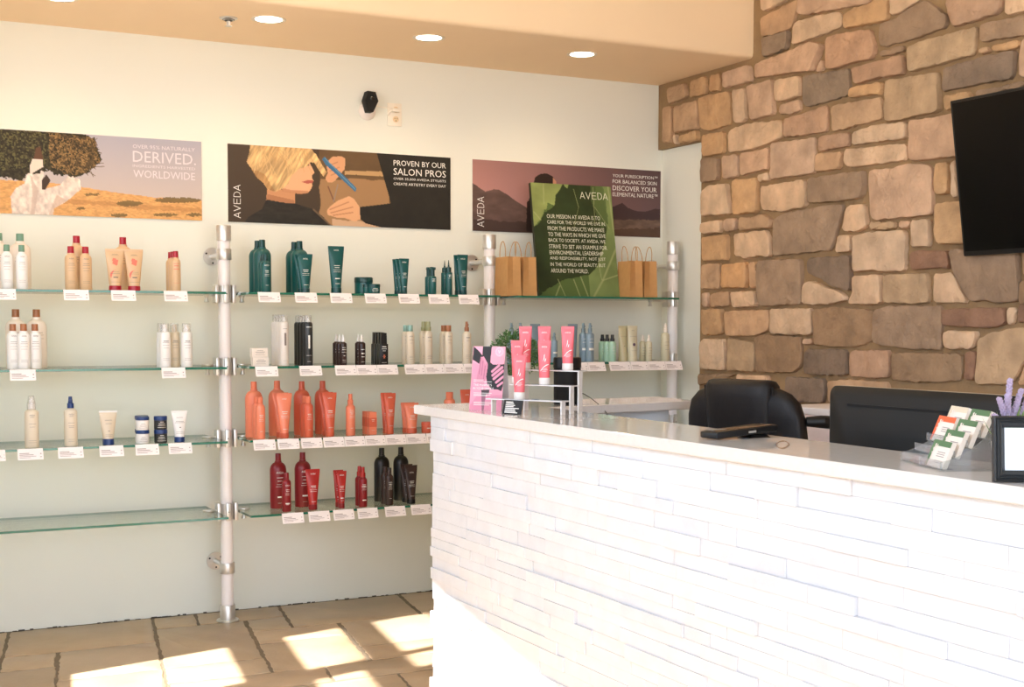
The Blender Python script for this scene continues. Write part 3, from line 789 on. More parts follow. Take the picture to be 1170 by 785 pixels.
def paint1(p):
    p.grad((172, 168, 180), (206, 186, 172))
    h = [(-400, 300), (-100, 320), (0, 328), (230, 338), (400, 362), (560, 388), (760, 414), (1010, 432), (1010, 560), (-400, 560)]
    p.poly(h, (216, 162, 102), wob=.012, tex=.16, tf=(30, 70), seed=2)
    p.poly([(300, 420), (1010, 470), (1010, 490), (250, 440)], (170, 118, 70), .45, wob=.05, freq=20, seed=4)
    for q in [(640, 445, 70, 14), (880, 428, 120, 14), (590, 503, 40, 10), (820, 500, 60, 9), (460, 400, 40, 6), (960, 500, 40, 8), (400, 470, 20, 8)]:
        x, y, a, b = q; p.poly([(x+a*math.cos(k*.5), y+b*math.sin(k*.5)) for k in range(13)], (112, 92, 56), .85, wob=.03, freq=50, seed=int(x))
    sh = (226, 208, 196)
    p.poly([(60, 505), (52, 410), (78, 368), (122, 345), (140, 275), (160, 225), (212, 226), (216, 300), (206, 376), (300, 352), (340, 300), (395, 325), (402, 372), (335, 430), (268, 470), (262, 505)], sh, tex=.2, tf=(25, 18), seed=5)
    p.poly([(150, 300), (190, 380), (170, 500), (150, 500), (160, 400)], (190, 166, 152), .6, wob=.02)
    p.poly([(280, 400), (330, 430), (268, 470), (262, 505), (240, 505)], (190, 160, 140), .55)
    p.poly([(205, 330), (230, 300), (250, 330), (225, 375), (206, 376)], (70, 52, 40))
    p.poly([(-420, 60), (0, 70), (250, 84), (420, 98), (466, 122), (480, 170), (492, 192), (500, 232), (470, 262), (440, 292), (400, 300), (372, 312), (330, 306), (270, 300), (230, 280), (170, 296), (140, 292), (112, 330), (50, 322), (0, 312), (-420, 320)], (52, 45, 27), wob=.06, freq=34, seed=6, tex=.8, tf=(40, 40))
    lobe = p.mask([(240, 90), (466, 120), (490, 190), (495, 240), (430, 290), (330, 300), (250, 260)], .05, 28, 6)
    p.fill(lobe & (fbm(p.x*70, p.y*70, 2, 12) > .5), (140, 106, 62), .8); p.fill(lobe & (fbm(p.x*70, p.y*70, 2, 44) > .62), (176, 138, 88), .7); p.fill(lobe & (fbm(p.x*24, p.y*24, 3, 31) > .58), (56, 44, 26), .6)
    p.fill(p.mask([(-420, 60), (240, 84), (250, 260), (-420, 310)], .05) & (fbm(p.x*60, p.y*60, 2, 21) > .62), (112, 106, 62), .75)
    for k in range(26):
        a = R.uniform(-1.0, 1.1); x = 440+R.uniform(-40, 20); y = 215+R.uniform(-60, 60)
        p.line((x, y), (x+R.uniform(30, 75)*math.cos(a), y+R.uniform(30, 60)*math.sin(a)), .004, (84, 66, 40), .8)
    p.poly([(178, 170), (200, 160), (214, 225), (165, 228)], (96, 64, 44))
    p.poly([(160, 225), (212, 226), (214, 262), (150, 300), (146, 262)], (228, 208, 194))
def paint2(p):
    p.grad((74, 60, 47), (70, 56, 44))
    p.poly([(480, 80), (485, 470), (900, 480), (830, 330), (770, 100)], (104, 80, 54), tex=.1, tf=(4, 8))
    p.poly([(484, 230), (800, 230), (840, 480), (484, 480)], (166, 128, 90), .9, wob=.05, freq=6)
    p.poly([(600, 188), (790, 190), (800, 214), (600, 208)], (208, 168, 118), .8, wob=.03, freq=8)
    p.poly([(540, 420), (800, 440), (800, 480), (540, 480)], (216, 178, 146), .8, wob=.03, freq=8)
    p.poly([(750, 90), (1130, 100), (1130, 490), (800, 466), (700, 440), (676, 420), (672, 362), (760, 352), (822, 344)], (40, 37, 32), tex=.12, tf=(10, 10))
    p.poly([(232, 268), (365, 290), (362, 352), (225, 335)], (198, 142, 102))
    p.poly([(232, 300), (362, 330), (362, 352), (225, 335)], (160, 108, 76), .7)
    p.poly([(110, 450), (140, 410), (205, 372), (228, 326), (300, 340), (365, 346), (450, 372), (500, 410), (545, 462), (545, 480), (100, 480)], (44, 40, 35), tex=.25, tf=(12, 30), seed=3)
    p.line((452, 374), (540, 455), .012, (120, 96, 72), .8)
    p.poly([(300, 200), (385, 175), (432, 148), (446, 175), (457, 196), (444, 212), (446, 226), (452, 236), (444, 246), (447, 258), (440, 276), (425, 294), (390, 298), (350, 292), (310, 286), (285, 250)], (226, 172, 132))
    p.poly([(300, 270), (350, 282), (425, 284), (425, 296), (390, 300), (340, 294), (300, 286)], (186, 128, 92), .8)
    p.poly([(396, 242), (425, 233), (452, 236), (446, 248), (420, 250)], (178, 92, 78))
    p.line((385, 165), (428, 160), .012, (96, 66, 48), .8)
    hair = [(150, 62), (300, 66), (440, 84), (462, 108), (492, 156), (514, 196), (500, 218), (480, 190), (455, 150), (438, 148), (410, 172), (380, 178), (345, 214), (330, 252), (300, 276), (270, 288), (236, 280), (214, 248), (186, 226), (160, 186), (150, 172), (132, 146), (142, 112)]
    m = p.mask(hair, .012, 30, 4)
    st = fbm((p.x*.9+p.y*.5)*34, (p.y*.9-p.x*.35)*6, 4, 8)[..., None]
    col = np.array((226, 184, 128.))*(.55+.72*st); p.fill(m, col)
    p.fill(p.mask([(150, 180), (214, 200), (270, 288), (236, 280), (214, 248), (186, 226)], .02), (150, 104, 60), .45)
    for k in range(30):
        x = R.uniform(170, 430); y = R.uniform(70, 110); p.line((x, y), (x+R.uniform(-40, 70), y+R.uniform(50, 110)), .004, R.choice([(236, 204, 156), (196, 150, 98), (228, 190, 136)]), .6)
    hand = (214, 158, 118)
    p.poly([(512, 150), (540, 122), (585, 118), (602, 128), (602, 180), (580, 205), (555, 236), (538, 246), (520, 244), (508, 226), (520, 200)], hand)
    for a in ((522, 165), (530, 190), (535, 210)): p.line(a, (a[0]+45, a[1]-18), .006, (170, 112, 80), .7)
    p.poly([(492, 132), (506, 120), (530, 150), (600, 214), (658, 272), (652, 290), (560, 205), (510, 160)], (64, 110, 146))
    p.line((506, 128), (650, 276), .006, (120, 160, 186), .7)
    p.line((522, 265), (550, 335), .009, (120, 84, 66)); p.line((568, 255), (548, 335), .009, (150, 130, 116))
    p.poly([(515, 380), (530, 360), (570, 330), (622, 310), (645, 322), (672, 362), (676, 420), (650, 432), (600, 415), (560, 412), (520, 400)], (222, 168, 126))
    for a, b in (((530, 374), (620, 338)), ((535, 390), (640, 362)), ((545, 402), (640, 388))): p.line(a, b, .007, (176, 116, 82), .75)
def paint3(p):
    u = p.u[..., None]; v = p.v[..., None]
    p.c = (np.array((196, 142, 136.))*(1-u)+np.array((104, 80, 82.))*u)*(.86+.2*v)
    p.poly([(30, 160), (80, 196), (106, 212), (150, 200), (176, 204), (214, 226), (262, 262), (312, 292), (360, 320), (1010, 400), (1010, 460), (30, 460)], (98, 76, 70), wob=.01, tex=.18, tf=(6, 14), seed=5)
    p.poly([(40, 350), (330, 360), (340, 420), (40, 420)], (66, 50, 46), .8, wob=.08, freq=9)
    p.poly([(700, 300), (742, 286), (784, 268), (812, 292), (850, 308), (900, 312), (950, 296), (1010, 304), (1010, 380), (700, 380)], (72, 54, 56), wob=.012)
    p.poly([(700, 352), (1010, 352), (1010, 460), (700, 460)], (110, 88, 76), .9, wob=.05, freq=10, tex=.25, tf=(8, 20))
    p.poly([(700, 400), (1010, 392), (1010, 460), (700, 460)], (84, 62, 50), .8, wob=.06, freq=18)
    p.poly([(346, 165), (352, 140), (378, 124), (410, 122), (440, 136), (452, 160), (455, 190), (346, 200)], (46, 32, 28), wob=.008)
    p.poly([(440, 140), (456, 160), (456, 180), (440, 180)], (196, 140, 112))
    p.poly([(330, 190), (360, 170), (400, 180), (400, 420), (308, 410), (312, 270), (326, 240)], (44, 32, 30), wob=.02)
wall_poster('long desert poster with a person lifting a bush, on the cream wall', .446, 1.672, 4.333, 0, 130, paint1,
            [('OVER 95% NATURALLY', (657, 151), (965, 188)), ('DERIVED.', (657, 183), (970, 255)), ('INGREDIENTS HARVESTED', (657, 250), (966, 280)), ('WORLDWIDE', (660, 277), (966, 330))], mat('pale_lilac_ink', (222, 212, 216), .6))
wall_poster('long dark poster of a blonde haircut with a blue comb', 1.803, 3.029, 4.179, 250, 150, paint2,
            [('PROVEN BY OUR', (834, 137), (1084, 178)), ('SALON PROS', (834, 175), (1084, 222)), ('OVER 35,000 AVEDA STYLISTS', (834, 220), (1084, 246)), ('CREATE ARTISTRY EVERY DAY', (834, 244), (1084, 270)), ('LOGO', (70, 256), (103, 414), True, 3.9)], M_wink)
wall_poster('long dusk poster with mountains, partly behind the green leaf sign', 3.16, 4.386, 4.333, 530, 170, paint3,
            [('YOUR PURESCRIPTION\u2122', (736, 124), (958, 153)), ('FOR BALANCED SKIN', (736, 151), (954, 182)), ('DISCOVER YOUR', (736, 181), (954, 217)), ('ELEMENTAL NATURE\u2122', (736, 214), (958, 246)), ('LOGO', (66, 238), (98, 386), True, 3.9)], M_wink)

def quad_uv(TL, TR, BR, BL):
    TL, TR, BR, BL = [np.array(q, float) for q in (TL, TR, BR, BL)]
    def c(p):
        u = v = .5
        for _ in range(8):
            q = TL*(1-u)*(1-v)+TR*u*(1-v)+BR*u*v+BL*(1-u)*v-np.array(p, float)
            du = (TR-TL)*(1-v)+(BR-BL)*v; dv = (BL-TL)*(1-u)+(BR-TR)*u
            d = np.linalg.solve(np.array([du, dv]).T, q); u -= d[0]; v -= d[1]
        return (u, v)
    return c

# ---- leaning green mission sign
zt1 = ZSH[1]+TG/2
yb = 6.36
bl = at(1, yb, 616.2, 338); br = at(1, yb, 708, 338.5)
wd = float(br[0]-bl[0]); tl = at(1, yb+.105, 608.2, 209.5); hgt = float(tl[2])-zt1; Ls = math.hypot(hgt, .105)
t = thing('leaf_sign', 'tall green leaf-print mission sign leaning on the top shelf', 'sign', (float(bl[0]), yb, zt1+.0042))
dn = Vector((0, .105/Ls, hgt/Ls)); nn = Vector((0, -hgt/Ls, .105/Ls))
M_signside = mat('sign_edge', (38, 42, 24), .6)
m = MB(); v0 = Vector((0, 0, 0)); th = .022
m.prism([v0, Vector((wd, 0, 0)), Vector((wd, 0, 0))+dn*Ls, dn*Ls], -nn*th); m.build('board', [M_signside], t, smooth=False)
f = lambda u, v: tuple(Vector((wd*u, 0, 0))+dn*Ls*(1-v)+nn*.001)
conv = quad_uv((42, 50), (529, 76), (584, 745), (86, 740))
pic = Pic(150, 220, conv, wd/Ls)
def paintg(p):
    p.grad((104, 132, 62), (96, 126, 58))
    p.poly([(470, 60), (540, 60), (600, 760), (400, 760), (390, 610), (445, 560), (492, 420), (512, 300)], (134, 158, 84), tex=.22, tf=(5, 5))
    p.poly([(235, 50), (440, 60), (420, 180), (505, 300), (492, 420), (445, 560), (395, 610), (240, 640), (130, 700), (70, 760), (40, 330), (92, 300), (122, 232), (182, 195), (192, 130)], (50, 68, 30), wob=.02, tex=.3, tf=(5, 5))
    p.poly([(400, 60), (480, 60), (515, 300), (470, 330), (410, 170)], (96, 122, 60), .8, wob=.02)
    p.poly([(30, 40), (238, 50), (218, 92), (190, 128), (184, 192), (142, 172), (136, 214), (120, 216), (118, 238), (98, 278), (40, 340)], (160, 178, 92), tex=.2, tf=(5, 8))
    p.poly([(235, 50), (270, 58), (262, 88), (246, 74)], (150, 172, 90))
    for a, b, wv in [((415, 755), (478, 645), .010), ((478, 645), (565, 445), .009), ((478, 645), (600, 605), .006), ((470, 640), (455, 560), .005), ((340, 755), (296, 640), .005), ((390, 755), (340, 625), .006), ((565, 445), (545, 330), .006), ((545, 330), (512, 70), .008), ((445, 560), (492, 420), .004), ((100, 278), (60, 230), .006), ((118, 60), (120, 180), .005), ((250, 755), (200, 640), .004), ((420, 80), (430, 300), .003), ((430, 200), (520, 330), .003), ((300, 90), (330, 200), .003), ((330, 200), (300, 330), .002), ((180, 755), (210, 680), .006)]:
        p.line(a, b, wv, (186, 196, 122), .75)
paintg(pic); gg = pic.c.mean(-1, keepdims=True); pic.c = (pic.c*.82+gg*.18)*.86; print_mesh('print', pic, f, t)
ls = ['OUR MISSION AT AVEDA IS TO', 'CARE FOR THE WORLD WE LIVE IN,', 'FROM THE PRODUCTS WE MAKE', 'TO THE WAYS IN WHICH WE GIVE', 'BACK TO SOCIETY. AT AVEDA, WE', 'STRIVE TO SET AN EXAMPLE FOR', 'ENVIRONMENTAL LEADERSHIP', 'AND RESPONSIBILITY, NOT JUST', 'IN THE WORLD OF BEAUTY, BUT', 'AROUND THE WORLD.']
ends = [462, 497, 488, 496, 495, 504, 482, 496, 495, 388]
its = []
for k, s in enumerate(ls):
    x = 135+k*2.4; y = 243+k*36.8; a = conv((x, y)); b = conv((ends[k], y+22+6)); its.append((s, (a[0], a[1]), (b[0], a[1]+.036)))
a = conv((338, 108)); b = conv((510, 152)); its.append(('LOGO', a, (b[0], a[1]+.058), False, 3.9))
words(f, nn, its, mat('sign_ink', (226, 226, 204), .6), t)

# ---- kraft paper bags, narrow sides to the room
M_kraft = mat('kraft_paper', (190, 142, 88), .85, noise=(40, .06), bump=[(90, .15, .002)])
M_twine = mat('twisted_paper_handle', (190, 148, 96), .8)
def bag(px, d, label, h=.205, lean=0, hl=(0, 0)):
    X = float(at(1, YSF+d, px, 337)[0])
    t = thing('paper_bag', label, 'bag', (X, YSF+d, zt1), math.radians(lean), 'kraft paper bags on the top shelf')
    w, dp = .084, .15
    m = MB()
    def sec(z, k):
        ww = w/2*k; c = .012*(1-abs(1-2*min(1, z/h)))*(1 if z > .03 else z/.03)
        cr = .006+.010*min(1, z/h)
        return [(-ww, 0, z), (-ww*.05, cr if z > .028 else 0, z), (ww, 0, z), (ww*.96, dp, z), (0, dp-cr, z), (-ww*.96, dp, z)]
    m.loft([sec(0, 1), sec(.012, 1), sec(.03, .99), sec(.1, .93), sec(h, .84)], 0)
    m.build('body', [M_kraft], t, sharp=15)
    for i, x in enumerate((-.030, .028)):
        pts = []
        for k in range(17):
            a = PI*k/16; y = dp/2-.034*math.cos(a); z = h-.02+.02+.082*math.sin(a)**.8
            pts.append((x+hl[i]*math.sin(a), y, z))
        m = MB(); m.tube([(pts[0][0], pts[0][1], h-.01)]+pts+[(pts[-1][0], pts[-1][1], h-.01)], .0022, 8); m.build('handle', [M_twine], t)
    return t
bag(587.5, .05, 'kraft paper bag at the left end of the top shelf by the pole', hl=(.0, .012))
bag(605.5, .05, 'kraft paper bag touching the left edge of the green leaf sign', hl=(-.012, .004))
bag(727, .045, 'kraft paper bag just right of the green leaf sign', h=.2, lean=-3, hl=(-.008, .006))
bag(743.5, .045, 'kraft paper bag at the right end of the top shelf', h=.2, lean=-3, hl=(-.016, .006))

# ---- television on the stone wall
t = thing('wall_television', 'large black flat television tilted forward on the stone wall', 'television', (4.30, 4.199, 1.748))
H, Wd, tilt = .652, 1.12, math.radians(8.4)
m = MB(); rot = Matrix.Rotation(-tilt, 3, 'Y')
def TV(x, y, z): return rot @ Vector((x, -y, z))
def tvbox(mb, lo, hi, mi=0, bev=.004):
    c = [(a+b)/2 for a, b in zip(lo, hi)]; s = [(b-a)/2 for a, b in zip(lo, hi)]
    p = TV(*c); mb.box([p[i]-s[i] for i in range(3)], [p[i]+s[i] for i in range(3)], mi, bev=bev, rot=rot)
tvbox(m, (0, 0, 0), (.035, Wd, H)); m.build('cabinet', [M_black], t)
m = MB(); tvbox(m, (-.0015, .012, .02), (.001, Wd-.012, H-.012), bev=.0006); m.build('screen', [M_screen], t)
m = MB(); tvbox(m, (.035, .35, .15), (.075, .77, .5)); m.build('rear_housing', [M_black], t)
m = MB()
for z in (.2, .4): p = TV(.07, .56, z); m.tube([p, (XM-4.30+.0, p.y, p.z)], .018)
m.box((XM-4.30-.03, -.66, .13), (XM-4.30-.006, -.46, .46), bev=.004); m.build('wall_mount', [M_black], t)

# ---- monitor seen from behind, on a desk
t = thing('desk', 'low white desk under the black computer monitor', 'desk', (2.78, 2.75, 0))
m = MB(); m.box((-.37, -.9, .71), (.3, .75, .74), bev=.003); m.build('desk_top', [M_board], t)
for x in (-.34, .27):
    for y in (-.86, .71): m = MB(); m.box((x-.025, y-.025, 0), (x+.025, y+.025, .71), bev=.002); m.build('leg', [M_steel], t)
XMo = 2.60
a = at(0, XMo, 947.5, 440.3); y0 = float(a[1]); zt = float(a[2])
t = thing('computer_monitor', 'big black monitor seen from behind, beside the black office chair', 'monitor', (XMo, y0, .74))
hm = zt-.74; Wm = .76
M_monb = mat('monitor_shell', (9, 10, 9), .55, spec=.35, bump=[(500, .1, .001)])
M_mone = mat('monitor_rim', (190, 168, 138), .35, metal=.6)
def rrect(w0, w1, z0, z1, r, x, n=6):
    out = []
    for cy, cz, a0 in ((w1-r, z1-r, 0), (w0+r, z1-r, 90), (w0+r, z0+r, 180), (w1-r, z0+r, 270)):
        for k in range(n+1): a = math.radians(a0+90*k/n); out.append((x, cy+r*math.cos(a), cz+r*math.sin(a)))
    return out
m = MB(); zb = .10
m.loft([rrect(-Wm, 0, zb, hm, .025, .028), rrect(-Wm, 0, zb, hm, .025, .006), rrect(-Wm+.004, -.004, zb+.004, hm-.004, .024, 0), rrect(-Wm+.02, -.02, zb+.02, hm-.022, .02, -.010), rrect(-Wm+.1, -.1, zb+.08, hm-.12, .02, -.034)], 0)
m.build('rear_shell', [M_monb], t, sharp=28)
m = MB(); m.loft([rrect(-Wm-.001, .001, zb-.001, hm+.001, .026, .03), rrect(-Wm-.001, .001, zb-.001, hm+.001, .026, .018)], 0); m.build('bezel', [M_mone], t)
m = MB(); m.box((-.0198, -Wm+.12, hm-.054), (-.006, -.10, hm-.047)); m.build('vent_slot', [M_blackm], t, smooth=False)
m = MB()
m.box((-.02, -Wm/2-.05, .01), (.0, -Wm/2+.05, .2), bev=.004); m.box((-.1, -Wm/2-.13, 0), (.13, -Wm/2+.13, .012), bev=.004); m.build('stand', [M_black], t)

# ---- office chair
cp = at(1, 4.22, 862, 470); ang = math.radians(14)
t = thing('office_chair', 'black padded leather office chair behind the counter', 'chair', (float(cp[0])+.05, 4.22, 0), ang)
M_leather = mat('black_leather', (22, 18, 18), .48, spec=.35, noise=(20, .1), bump=[(25, .25, .006), (260, .3, .002)])
ztc = 1.243
def slab(secs): m = MB(); m.loft(secs, 0); return m
def backsec(z, w, x, d, n=28):
    # local: chair faces +x, width along y; rear side at -x
    out = []
    for k in range(n):
        a = 2*PI*k/n; c, s = math.cos(a), math.sin(a)
        out.append((x+d/2*math.copysign(abs(c)**.6, c), w/2*math.copysign(abs(s)**.42, s), z))
    return out
zs = [.52, .56, .68, .85, 1.0, 1.1, 1.16, 1.195, 1.215, 1.222]
ws = [.40, .46, .53, .56, .565, .55, .51, .44, .34, .22]
m = slab([backsec(z, w, -.06-.10*(z-.5), .10 if i < 7 else .10-.028*(i-6)) for i, (z, w) in enumerate(zip(zs, ws))]); bk = m.build('backrest', [M_leather], t, sharp=60)
m = slab([backsec(z, w, -.068-.10*(z-.5), d) for z, w, d in ((.60, .26, .125), (.75, .275, .14), (.95, .30, .145), (1.1, .31, .145), (1.18, .318, .14), (1.222, .315, .125), (1.24, .30, .095), (1.246, .27, .05))]); m.build('centre_pad', [M_leather], t, sharp=60)
for s in (-1, 1):
    m = MB(); m.tube([(-.115-.05*k/8, s*(.165+.0*k), .62+.6*k/8) for k in range(9)], .004)
    m.tube([(-.17, s*.16, .93), (-.168, s*.2, .915), (-.16, s*.25, .925), (-.15, s*.275, .94)], .004)
    m.build('piping', [M_black], bk)
m = slab([backsec(z, w, .19, d) for z, w, d in ((.42, .46, .46), (.44, .52, .52), (.49, .54, .54), (.52, .50, .50), (.53, .4, .4))]); m.build('seat', [M_leather], t, sharp=60)
for s in (-1, 1):
    m = MB(); y = s*.31; zoff = 0 if s < 0 else -.12
    zoff += .1; pts = [(-.1, y*.88, .995+zoff), (-.06, y, .995+zoff), (.05, y, .985+zoff), (.18, y, .965+zoff), (.28, y, .935+zoff), (.3, y, .88+zoff), (.24, y, .72), (.18, y*.9, .5), (.14, y*.7, .45)]
    m.tube(pts, [.018, .024, .026, .026, .024, .02, .018, .018, .018], 10); m.build('armrest', [M_black], t)
m = MB(); m.lathe([(0, .1), (.045, .1), (.045, .25), (.025, .26), (.025, .43), (0, .43)], 20, c=(.19, 0, 0)); m.build('gas_lift', [M_black], t)
for k in range(5):
    a = 2*PI*k/5+.3; d = Vector((math.cos(a), math.sin(a), 0))
    m = MB(); m.tube([Vector((.19, 0, .12))+d*.03, Vector((.19, 0, .11))+d*.16, Vector((.19, 0, .075))+d*.3], [.026, .02, .015], 8); b5 = m.build('base_arm', [M_black], t)
    m = MB(); e = Vector((.19, 0, .028))+d*.3; s = Vector((-d.y, d.x, 0)); m.lathe([(0, -.02), (.026, -.02), (.028, -.012), (.028, .012), (.026, .02), (0, .02)], 16, c=e, axis=s); m.build('caster', [M_black], b5)

# ---- white box on a low cabinet by the stone wall
t = thing('side_cabinet', 'low white cabinet against the stone wall behind the chair', 'cabinet', (4.07, 4.25, 0))
m = MB(); m.box((-.24, -.4, 0), (.24, .3, .84), bev=.003); m.build('body', [M_board], t)
m = MB(); m.box((-.25, -.41, .84), (.25, .31, .862), bev=.002); m.build('top', [M_board], t)
for y in (-.225, .125): m = MB(); m.box((-.256, y-.165, .05), (-.241, y+.165, .82), bev=.002); d = m.build('door', [M_board], t); m = MB(); m.tube([(-.256, y+.12, .6), (-.275, y+.12, .6), (-.275, y+.12, .7), (-.256, y+.12, .7)], .005); m.build('handle', [M_steel], d)
M_cardb = mat('pinkish_white_card', (214, 196, 192), .7, noise=(8, .05))
p = at(0, 3.92, 934, 470)
t = thing('storage_box', 'pale pinkish white box between the chair and the monitor', 'box', (3.99, float(p[1]), .862))
m = MB(); m.box((-.15, -.17, 0), (.15, .17, .2), bev=.003); m.build('box_body', [M_cardb], t)
m = MB(); m.box((-.155, -.175, .2), (.155, .175, .232), bev=.004); m.build('lid', [mat('grey_white_card', (216, 208, 206), .6)], t)
# ================================================================ PRODUCTS ON THE SHELVES
def pm(name, rgb, rough=.35, coat=0): return mat('pack_'+name, rgb, rough, coat=coat)
C_ = dict(cream=(236, 222, 208), white=(238, 234, 230), sand=(214, 178, 138), cherry=(168, 18, 42), sage=(112, 150, 126), copper=(152, 96, 58), bronze=(164, 104, 66),
          teal=(12, 80, 78), tealdark=(10, 62, 62), beige=(222, 208, 186), beige2=(216, 200, 176), navy=(24, 54, 108), black=(22, 20, 20), brownblack=(48, 28, 24), charcoal=(44, 46, 46), silver=(222, 214, 206),
          coral=(236, 134, 102), coral2=(212, 98, 70), coralcap=(232, 126, 92), red=(132, 22, 30), red2=(172, 38, 34), dkbrown=(52, 36, 32), slate=(120, 138, 148), slate2=(134, 154, 168),
          mint=(168, 204, 180), olive=(200, 188, 150), olive2=(206, 198, 170), seafoam=(140, 176, 164), khaki=(158, 158, 118), pinkw=(236, 224, 212), ink=(120, 108, 100), lightink=(236, 232, 224), rosetint=(222, 120, 100), pink=(234, 108, 118), whiteink=(250, 244, 240))
def CM(n, rough=.35): return pm(n, C_[n], rough)
M_overcap = clear('clear_overcap', (248, 246, 244), 1.4, haze=.16)

PROF = {   # half-width and height fractions
 'litre': ([(0, 0), (.94, 0), (1, .012), (1, .69), (.985, .72), (.93, .755), (.82, .79), (.66, .817), (.50, .832), (.42, .838), (.42, .862), (0, .862)], [(.35, .864), (.36, .87), (.34, .99), (.32, 1), (0, 1)]),
 'slim': ([(0, 0), (.94, 0), (1, .012), (1, .72), (.97, .76), (.84, .795), (.66, .815), (.60, .822), (.60, .838), (0, .838)], [(.55, .84), (.56, .845), (.53, .99), (.5, 1), (0, 1)]),
 'capped': ([(0, 0), (.94, 0), (1, .012), (1, .70), (.97, .74), (.88, .775), (.72, .80), (.62, .81), (.62, .845), (0, .845)], [(.53, .847), (.54, .852), (.52, .992), (.5, 1), (0, 1)]),
 'jug': ([(0, 0), (.95, 0), (1, .012), (1, .67), (.985, .71), (.92, .75), (.8, .785), (.62, .81), (.44, .823), (.44, .865), (0, .865)], [(.36, .867), (.37, .872), (.36, .99), (.34, 1), (0, 1)]),
 'spray': ([(0, 0), (.94, 0), (1, .012), (1, .66), (.96, .69), (.8, .715), (.64, .735), (.6, .745), (.6, .75), (0, .75)], [(.6, .752), (.6, .85), (.44, .865), (.42, .99), (.38, 1), (0, 1)]),
 'mist': ([(0, 0), (.94, 0), (1, .012), (1, .68), (.96, .71), (.78, .735), (.58, .75), (.5, .755), (.5, .765), (0, .765)], [(.5, .767), (.5, .86), (.36, .87), (.28, .97), (.26, 1), (0, 1)]),
 'bigcap': ([(0, 0), (.94, 0), (1, .01), (1, .74), (.97, .78), (.86, .81), (.7, .825), (.64, .83), (.64, .84), (0, .84)], [(.62, .842), (.64, .846), (.64, .99), (.61, 1), (0, 1)]),
 'sprayhead': ([(0, 0), (.94, 0), (1, .01), (1, .68), (.97, .71), (.85, .745), (.7, .765), (.62, .772), (.62, .78), (0, .78)], [(.64, .782), (.66, .786), (.66, .87), (.52, .875), (.5, .985), (.47, 1), (0, 1)]),
 'aero': ([(0, 0), (.96, 0), (1, .008), (1, .80), (.97, .825), (.88, .85), (.76, .862), (.5, .866), (0, .866)], [(.4, .867), (.4, .9), (.28, .91), (.26, .95), (0, .955)]),
 'nozzle': ([(0, 0), (.95, 0), (1, .012), (1, .62), (.97, .635), (.7, .645), (0, .645)], [(.72, .647), (.72, .78), (.3, .80), (.2, .85), (.08, .99), (0, 1)]),
 'pump': ([(0, 0), (.95, 0), (1, .012), (1, .60), (.96, .64), (.82, .665), (.6, .675), (0, .675)], [(.6, .677), (.62, .7), (.6, .93), (0, .93)]),
 'foam': ([(0, 0), (.96, 0), (1, .012), (1, .66), (.99, .68), (.94, .682), (.94, .78), (.8, .80), (0, .80)], [(.5, .802), (.46, .86), (.42, .97), (0, .975)]),
}
def lab(h, w, ink, rows, logo=None):
    """printed lines: rows are (z fraction, width fraction, height in mm)"""
    return dict(h=h, w=w, ink=ink, rows=rows, logo=logo)
def make_bottle(style, h, w, body, cap, ink=None, rows=(), logo=None, extra=None, oval=.86, capname='cap'):
    r = w/2; pb, pc = PROF[style]
    root = bpy.data.objects.new('x', None); COL.objects.link(root); root.empty_display_size = .03
    m = MB(); m.lathe([(a*r, b*h) for a, b in pb], 28, sy=oval); m.build('bottle_body', [CM(body)], root, sharp=45)
    m = MB(); m.lathe([(a*r, b*h) for a, b in pc], 24, sy=oval if style in ('litre', 'jug') else 1)
    if style == 'pump': m.box((-r*.62, -r*.75, h*.9), (r*.62, r*.5, h), bev=.002, rot=Matrix.Rotation(.12, 3, 'Y'))
    if style == 'mist': m.box((-r*.26, -r*.5, h*.9), (r*.26, 0, h*.94), bev=.001)
    m.build(capname, [CM(cap)], root, sharp=40)
    if extra == 'overcap':
        z0 = .78 if style == 'foam' else .845
        m = MB(); m.lathe([(r*.78, h*z0), (r*.78, h*.985), (r*.74, h), (0, h)], 24); m.build('overcap', [M_overcap], root)
    if extra == 'mistcap':
        m = MB(); m.lathe([(r*.62, h*.75), (r*.62, h*.86), (r*.42, h*1.02), (r*.36, h*1.03), (0, h*1.03)], 24); m.build('overcap', [M_overcap], root)
    if ink:
        def surf(x, z):
            rr = r+.0007; x = max(-rr*.98, min(rr*.98, x)); a = x/rr
            return (rr*math.sin(a), -rr*oval*math.cos(a), z)
        m = MB(); its = []
        if logo: its.append(('logo', 0, logo[0]*h, logo[1]*w, logo[1]*w*.26, logo[1]*w*.035))
        its += [('bar', 0, z*h, ww*w, t/1000) for z, ww, t in rows]
        letter_mb(m, surf, its); m.build('lettering', [CM(ink, .6)], root, smooth=False, fix=False)
    return root
